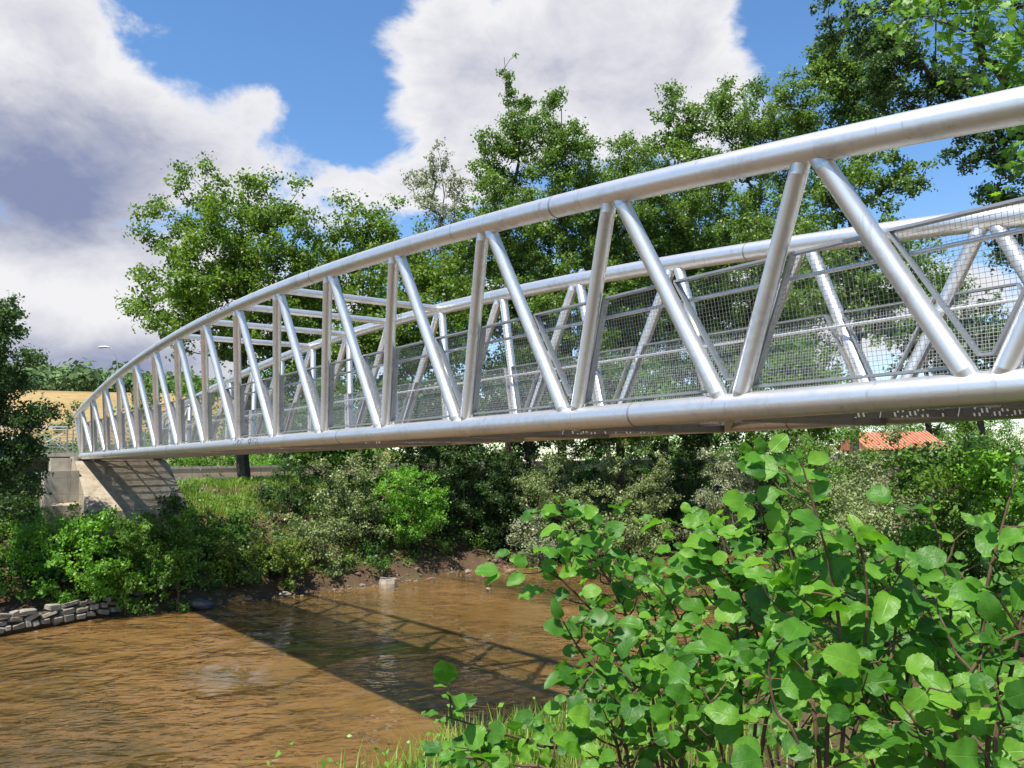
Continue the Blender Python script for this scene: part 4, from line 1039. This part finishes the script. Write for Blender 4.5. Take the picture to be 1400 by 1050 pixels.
for i, (px, py, w, k, z, lb_) in enumerate([
    (274, 828, 21, 'stone_d', 0.16, 'largest dark grey boulder at the far shore below the shrubs'),
    (253, 829, 6, 'stone', 0.05, 'small pale round stone touching the dark boulder'),
    (390, 813, 9, 'stone', 0.05, 'pale rounded stone at the shore below the yellow shrub'),
    (415, 808, 7, 'stone_d', 0.05, 'small grey stone right of the pale shore stone'),
    (75, 853, 11, 'stone', 0.05, 'flat pale rock standing in the water near the left edge'),
    (110, 840, 17, 'stone_b', 0.06, 'brown rock at the waterline below the stone wall'),
    (135, 834, 8, 'stone', 0.05, 'pale stone between the brown rocks under the wall'),
    (155, 839, 13, 'stone_b', 0.03, 'flat brown rock right of the brown waterline rock'),
    (207, 834, 9, 'stone', 0.04, 'pale flat stone in the shallows right of the stone wall'),
    (180, 828, 12, 'stone_b', 0.05, 'brown stone at the right foot of the stone wall'),
    (465, 800, 9, 'stone', 0.03, 'pale flat stone at the shore left of the concrete block'),
    (495, 801, 6, 'stone', 0.03, 'tiny pale stone beside the concrete block'),
    (668, 806, 5, 'stone', 0.02, 'single small pale stone out in the river'),
    (640, 782, 7, 'stone', 0.08, 'pale stone on the shaded far shore'),
    (665, 787, 10, 'stone_b', 0.06, 'brown stone on the shaded far shore'),
    (700, 782, 9, 'stone_b', 0.06, 'brown stone on the shore under the willow'),
    (340, 820, 9, 'stone_b', 0.05, 'brown stone right of the dark boulder'),
    (590, 793, 8, 'stone_b', 0.05, 'brown stone at the shaded waterline right of the block'),
    (20, 858, 14, 'stone_b', 0.05, 'brown rock at the waterline by the left edge'),
    (0, 1048, 14, 'stone_b', 0.05, 'brown rock in the water at the lower left corner')][:-1]):
    c = onz(px, py, z); r_ = w * c.y / FPX; o = link('rock', RK[k][i % 4]); o.location = (c.x, c.y, z + r_ * 0.1); o.scale = (r_, r_ * 0.8, r_ * 0.8); o.rotation_euler = (0, 0, rng.uniform(0, 6)); tag(o, lb_, 'rock', 'rocks along the far shore')
# loose pebbles of the shore, beyond counting
def pebbles():
    V = []; F = []
    base = rock_mesh('pebble', 3, M['stone_b'], 0.6, 1); bv = [v.co.copy() for v in base.vertices]; bf = [tuple(p.vertices) for p in base.polygons]
    for k in range(900):
        t = rng.uniform(-14, 40); s = float(s_far(t)) + rng.normal(0.1, 0.45); x, y = xy(s, t); z = gh(x, y); r_ = abs(rng.normal(0.07, 0.06)) + 0.025; a = rng.uniform(0, 6.28); o = len(V)
        ca, sa = math.cos(a), math.sin(a)
        V += [(x + (v.x * ca - v.y * sa) * r_, y + (v.x * sa + v.y * ca) * r_, max(z, -0.03) + v.z * r_) for v in bv]; F += [tuple(q + o for q in f) for f in bf]
    tag(link('shore_pebbles', mesh('shore_pebbles', V, F, M['stone_b'])), 'loose brown pebbles along the far waterline', 'pebbles', kind='stuff')
pebbles()
# concrete rubble and driftwood
c = onz(531, 803, 0.0); cb = thing('concrete_block', (c.x, c.y, 0), 'grey square concrete rubble block at the far waterline', 'block')
def chip(c, hx, hy, hz, rz, seed):
    r_ = random.Random(seed); v = []; ca, sa = math.cos(rz), math.sin(rz)
    for z in (-1, 0.2, 1):
        for a in range(8):
            an = a * math.pi / 4 + math.pi / 8; x = max(-1, min(1, math.cos(an) * 1.35)) * hx * r_.uniform(0.93, 1.03); y = max(-1, min(1, math.sin(an) * 1.35)) * hy * r_.uniform(0.93, 1.03)
            q = 0.93 if z == 1 else 1; v.append(Vector((c.x + (x * ca - y * sa) * q, c.y + (x * sa + y * ca) * q, c.z + z * hz * r_.uniform(0.95, 1.03))))
    f = [(i * 8 + j, i * 8 + (j + 1) % 8, (i + 1) * 8 + (j + 1) % 8, (i + 1) * 8 + j) for i in range(2) for j in range(8)] + [tuple(range(16, 24)), tuple(range(7, -1, -1))]
    return MB().add(v, f)
chip(Vector((c.x, c.y, 0.15)), 0.42, 0.35, 0.26, 0.4, 2).build('block', M['concrete'], cb)
a, b = onz(520, 790, 0.5), onz(557, 798, 0.12)
dw = thing('driftwood', a, 'bleached branch lying across the concrete block', 'branch')
MB().tube([a, a * 0.5 + b * 0.5 + Vector((0, 0, 0.08)), b], [0.05, 0.04, 0.02], 7).build('stick', M['bark_p'], dw, True)
q = a * 0.4 + b * 0.6 + Vector((0, 0, 0.06)); MB().tube([q, q + Vector((0.35, -0.05, 0.2))], [0.02, 0.008], 5).build('side_twig', M['bark_p'], dw)

# dry stone retaining wall on the left
def block_mesh(seed):
    import bmesh
    r_ = np.random.default_rng(seed); bm = bmesh.new(); bmesh.ops.create_cube(bm, size=2.0)
    for v in bm.verts: v.co = Vector((v.co.x * r_.uniform(0.62, 1.0), v.co.y * r_.uniform(0.7, 1.0), v.co.z * r_.uniform(0.6, 1.0)))
    bmesh.ops.bevel(bm, geom=list(bm.edges), offset=0.2, segments=1, affect='EDGES', clamp_overlap=True)
    for v in bm.verts: v.co += Vector(r_.normal(size=3)) * 0.035
    me = bpy.data.meshes.new('stone'); bm.to_mesh(me); bm.free(); me.materials.append(M['stone']); return me
def stone_wall():
    A = onz(-70, 880, 0.1); Bp = onz(192, 832, 0.1); A.z = Bp.z = 0.0
    root = thing('stone_wall', A, 'low retaining wall of pale irregular stones at the left waterline', 'wall')
    d = (Bp - A); Lg = d.length; d.normalize(); nrm = Vector((d.y, -d.x, 0));  nrm = nrm if nrm.y < 0 else -nrm
    back = -nrm
    core = MB(); c0 = A + back * 0.42; core.box(c0 + d * (Lg / 2) + Vector((0, 0, 0.2)), d * (Lg / 2), back * 0.22, Vector((0, 0, 0.34))); core.build('wall_core', M['soil'], root)
    me = [block_mesh(60 + i) for i in range(9)]
    z = 0.12; row = 0
    while z < 0.66:
        hgt = rng.uniform(0.19, 0.27); u = rng.uniform(0, 0.2)
        while u < Lg:
            w = rng.uniform(0.22, 0.58) * (1.25 if row in (1, 2) else 0.9)
            if z > 0.5 and rng.uniform() < 0.4: u += w; continue
            o = link('stone', me[rng.integers(9)], root); h2 = hgt * rng.uniform(0.8, 1.12)
            o.location = d * (u + w / 2) + back * (0.12 + 0.16 * z + rng.normal() * 0.025) + Vector((0, 0, z + hgt / 2 + rng.normal() * 0.015))
            o.rotation_euler = (rng.normal() * 0.10, rng.normal() * 0.17, math.atan2(d.y, d.x) + rng.normal() * 0.14); o.scale = (w * 0.54, 0.2, h2 * 0.54)
            u += w + rng.uniform(0.0, 0.05)
        z += hgt; row += 1
stone_wall()

# ------------------------------------------------------------------ foreground alder with big round leaves
def alder_leaf(seed):
    r_ = random.Random(seed); V = []; F = []; mid = []; n = 13
    fold = r_.uniform(-0.02, 0.34); droop = r_.uniform(-0.08, 0.5); wob = r_.uniform(0.02, 0.09); asp = r_.uniform(0.62, 0.98)
    def prof(q): return 0.5 * asp * (math.sin(math.pi * q ** 0.86) ** 0.52) if 0 < q < 1 else 0.0
    ys = [i / (n - 1) for i in range(n)]
    for q in ys: V.append((0, q, -droop * q * q))
    for sgn in (-1, 1):
        prev = None; idx = []
        for i, q in enumerate(ys):
            if i in (0, n - 1): idx.append(i); continue
            ser = 1.0 + (0.045 if i % 2 else -0.035); x = prof(q) * ser
            V.append((sgn * x, q + 0.05 * x, fold * x * 2 * 0.8 - droop * q * q + wob * math.sin(q * 11 + sgn * 1.3 + seed))); idx.append(len(V) - 1)
        for i in range(n - 1):
            a, b, c, d_ = i, i + 1, idx[i + 1], idx[i]
            if i == 0: f = (0, 1, c)
            elif i == n - 2: f = (a, n - 1, d_)
            else: f = (a, b, c, d_)
            F.append(f if sgn > 0 else tuple(reversed(f)))
    # leaf stalk
    V += [(-0.012, 0, 0), (0.012, 0, 0), (0.008, -0.28, -0.02), (-0.008, -0.28, -0.02)]; k = len(V) - 4; F.append((k, k + 1, k + 2, k + 3))
    return mesh('leaf', V, F, L['alder'], True)
AL = [alder_leaf(i) for i in range(16)]
def alder(label, stems, leaf, gap, seed, base):
    leaf *= 0.74; gap *= 0.62; over = []
    """stems: lists of (photo x, photo y, metres ahead)"""
    r_ = np.random.default_rng(seed); b = Vector(base); root = thing('alder_shrub', b, label, 'shrub', 'alder shrubs in the foreground')
    cnt = 0
    def put(p, d, size, br):
        nonlocal cnt
        cnt += 1; lm_ = AL[r_.integers(16)]
        # blade pointing along d, upper side turned to the light
        y = d.normalized(); up = Vector((r_.normal() * 0.35 - 0.15, r_.normal() * 0.45 - 0.62, 0.62)); z = (up - y * up.dot(y))
        z = z.normalized() if z.length > 0.05 else Vector((0, -1, 0)); x = y.cross(z)
        m = Matrix((x, y, z)).transposed().to_4x4(); s = size * (0.38 + 1.0 * r_.uniform() ** 1.1)
        m = m @ Matrix.Diagonal((s, s, s, 1)); m.translation = p - b + y * (0.28 * s)
        if cnt <= 296: o = link('leaf', lm_, br); o.matrix_local = m
        else: over.append((lm_, m))
    for st_ in stems:
        pts = [Vector(base)] if st_[0] == 'b' else []
        pts += [at(*q) for q in st_ if q != 'b']
        # smooth the stem
        sm_ = []
        for i in range(len(pts) - 1):
            p0 = pts[max(i - 1, 0)]; p1 = pts[i]; p2 = pts[i + 1]; p3 = pts[min(i + 2, len(pts) - 1)]
            for q in np.linspace(0, 1, 6, endpoint=False):
                sm_.append(0.5 * ((2 * p1) + (p2 - p0) * q + (2 * p0 - 5 * p1 + 4 * p2 - p3) * q * q + (-p0 + 3 * p1 - 3 * p2 + p3) * q ** 3))
        sm_.append(pts[-1]); nn = len(sm_)
        rad = [0.0062 * (1 - 0.82 * i / nn) + 0.0008 for i in range(nn)]
        br = MB().tube(sm_, rad, 7).build('stem', M['twig'], root, True)
        # leaves and side twigs along the upper part
        acc = 0; side = 1
        for i in range(1, nn):
            seg = sm_[i] - sm_[i - 1]; acc += seg.length
            if i / nn < 0.30: acc = min(acc, gap); continue
            while acc > gap:
                acc -= gap; side = -side; t = seg.normalized(); p = sm_[i]
                out = Vector((side * 0.9 + r_.normal() * 0.35, r_.normal() * 0.7, r_.normal() * 0.35 + 0.1)); out = (out - t * out.dot(t) * 0.6).normalized()
                if r_.uniform() < 0.52 and i / nn < 0.9:
                    Lt = r_.uniform(0.12, 0.30) * (1.15 - i / nn * 0.6) * leaf / 0.075; tw = [p]; dirn = (out + t * 0.5 + Vector((0, 0, 0.15))).normalized()
                    for q in range(4): tw.append(tw[-1] + (dirn + Vector(r_.normal(size=3)) * 0.22).normalized() * Lt / 4)
                    MB().tube(tw, [0.0035, 0.003, 0.0025, 0.002, 0.0012], 5).build('twig', M['twig'], root)
                    for q in range(1, 5):
                        s2 = 1 if q % 2 else -1; dd = (dirn * 0.6 + Vector((s2 * 0.8, r_.normal() * 0.6, r_.normal() * 0.35 - 0.1))).normalized(); put(tw[q], dd, leaf, root)
                    put(tw[4], dirn + Vector((0, 0, -0.25)), leaf, root)
                else: put(p, (out + t * 0.25 + Vector((0, 0, -0.15))), leaf, root)
        put(sm_[-1], (sm_[-1] - sm_[-3]), leaf * 0.8, root); put(sm_[-3], (sm_[-2] - sm_[-4]) + Vector((-0.06, -0.03, 0)), leaf * 0.9, root); put(sm_[-2], (sm_[-1] - sm_[-3]) + Vector((0.08, 0, 0)), leaf * 0.8, root)
    if over:
        V = []; F = []
        for lm_, m_ in over:
            o_ = len(V); V += [m_ @ v.co for v in lm_.vertices]; F += [tuple(q + o_ for q in p_.vertices) for p_ in lm_.polygons]
        o = link('foliage', mesh('foliage', V, F, L['alder_mass'], True), root); o['kind'] = 'stuff'
def gb(px, py, d):
    c = at(px, py, d); return (c.x, c.y, gh(c.x, c.y))
D1 = 2.9
alder('leftmost alder shrub, its leafy tips reaching out over the brown water', [
    ['b', (905, 1040, D1), (880, 900, D1), (835, 800, 2.9), (795, 740, 2.9), (765, 690, 2.85)],
    ['b', (900, 1050, 2.8), (860, 900, 2.75), (800, 825, 2.75), (745, 770, 2.7), (735, 755, 2.7)],
    ['b', (915, 1040, 2.9), (890, 900, 2.95), (860, 800, 3.0), (820, 735, 3.0), (790, 700, 3.0)],
    ['b', (920, 1030, 2.9), (905, 900, 3.0), (890, 820, 3.05), (870, 770, 3.1)],
    ['b', (900, 1050, 2.7), (850, 960, 2.65), (800, 900, 2.65), (770, 850, 2.6)]], 0.078, 0.045, 11, gb(930, 1050, 2.95))
alder('low alder shrub at the bottom edge with leaves over the grass', [
    ['b', (820, 1060, 2.5), (740, 1020, 2.45), (660, 995, 2.4), (605, 978, 2.4)],
    ['b', (850, 1050, 2.5), (820, 980, 2.45), (790, 940, 2.45)],
    ['b', (860, 1055, 2.4), (850, 990, 2.4), (870, 930, 2.4)],
    ['b', (780, 1090, 2.4), (700, 1045, 2.35), (630, 1035, 2.3)],
    ['b', (930, 1060, 2.45), (940, 980, 2.4), (920, 900, 2.4)],
    ['b', (960, 1060, 2.3), (980, 990, 2.3), (960, 940, 2.3)]], 0.080, 0.055, 12, gb(880, 1050, 2.55))
alder('middle alder shrub whose upright tips stand before the silver willow', [
    ['b', (1000, 1040, 2.6), (990, 900, 2.6), (975, 800, 2.6), (950, 740, 2.6), (940, 705, 2.6)],
    ['b', (1015, 1040, 2.5), (1010, 900, 2.5), (1000, 790, 2.5), (985, 730, 2.5)],
    ['b', (1040, 1040, 2.4), (1065, 900, 2.4), (1060, 780, 2.4), (1040, 690, 2.4), (1025, 630, 2.35)],
    ['b', (1030, 1040, 2.5), (1040, 900, 2.5), (1020, 830, 2.5), (985, 770, 2.5)],
    ['b', (990, 1040, 2.6), (950, 930, 2.65), (930, 850, 2.65), (900, 800, 2.65)]], 0.080, 0.052, 13, gb(1010, 1050, 2.7))
alder('tall alder shrub with dark stem and largest leaves right of the middle one', [
    ['b', (1130, 1040, 2.1), (1150, 900, 2.1), (1135, 780, 2.1), (1115, 700, 2.1), (1095, 630, 2.1)],
    ['b', (1120, 1040, 2.1), (1100, 900, 2.15), (1090, 800, 2.2), (1075, 730, 2.2)],
    ['b', (1150, 1040, 2.1), (1180, 900, 2.1), (1185, 800, 2.1), (1175, 740, 2.1)],
    ['b', (1160, 1050, 2.1), (1210, 930, 2.1), (1225, 850, 2.1), (1215, 790, 2.1)],
    ['b', (1100, 1060, 2.0), (1060, 970, 2.0), (1050, 900, 2.0)]], 0.088, 0.058, 14, gb(1130, 1050, 2.2))
alder('smaller leaved alder shrub filling the gap behind the middle stems', [
    ['b', (1060, 1000, 3.3), (1050, 900, 3.3), (1035, 820, 3.3), (1020, 760, 3.3)],
    ['b', (1085, 1000, 3.4), (1100, 900, 3.4), (1110, 820, 3.4), (1140, 760, 3.4)],
    ['b', (1040, 1000, 3.5), (1000, 930, 3.5), (960, 870, 3.5), (935, 800, 3.5)],
    ['b', (1100, 1010, 3.3), (1150, 930, 3.3), (1190, 880, 3.3), (1210, 830, 3.3)],
    ['b', (1050, 1020, 3.2), (1010, 980, 3.2), (940, 950, 3.2), (890, 920, 3.2)],
    ['b', (1090, 1020, 3.1), (1080, 960, 3.1), (1090, 900, 3.1)]], 0.075, 0.055, 17, gb(1070, 1040, 3.4))
alder('low leafy alder shrub in the bottom right corner', [
    ['b', (1240, 1060, 2.7), (1220, 980, 2.7), (1200, 920, 2.7), (1160, 860, 2.7)],
    ['b', (1280, 1060, 2.7), (1310, 980, 2.7), (1320, 920, 2.7), (1330, 850, 2.7)],
    ['b', (1260, 1060, 2.6), (1260, 990, 2.6), (1270, 930, 2.6), (1260, 880, 2.6)],
    ['b', (1330, 1060, 2.7), (1380, 1000, 2.7), (1400, 930, 2.7)],
    ['b', (1200, 1060, 2.6), (1160, 1010, 2.6), (1120, 960, 2.6)],
    ['b', (1290, 1080, 2.3), (1330, 1030, 2.3), (1370, 1000, 2.3)]], 0.080, 0.050, 18, gb(1260, 1050, 2.8))
alder('slender alder shrub with a bare pale twig before the thicket', [
    ['b', (1260, 1040, 2.3), (1290, 900, 2.3), (1300, 830, 2.3), (1285, 750, 2.3), (1272, 690, 2.3)],
    ['b', (1230, 1040, 2.2), (1240, 930, 2.2), (1260, 850, 2.2), (1250, 800, 2.2)],
    ['b', (1250, 1050, 2.1), (1210, 960, 2.1), (1190, 900, 2.1)],
    ['b', (1270, 1050, 2.0), (1300, 970, 2.0), (1290, 910, 2.0)]], 0.076, 0.062, 15, gb(1250, 1050, 2.35))
alder('rightmost alder shrub climbing the right edge of the picture', [
    ['b', (1325, 1040, 2.0), (1340, 900, 2.0), (1350, 800, 2.0), (1370, 720, 2.0), (1392, 640, 2.0)],
    ['b', (1350, 1040, 1.9), (1380, 930, 1.9), (1400, 830, 1.9), (1420, 760, 1.9)],
    ['b', (1310, 1040, 1.9), (1310, 960, 1.85), (1340, 900, 1.85), (1380, 870, 1.85)],
    ['b', (1360, 1050, 1.8), (1375, 990, 1.8), (1360, 940, 1.8)],
    ['b', (1290, 1060, 1.9), (1260, 1000, 1.85), (1230, 960, 1.85)]], 0.084, 0.058, 16, gb(1340, 1060, 2.1))
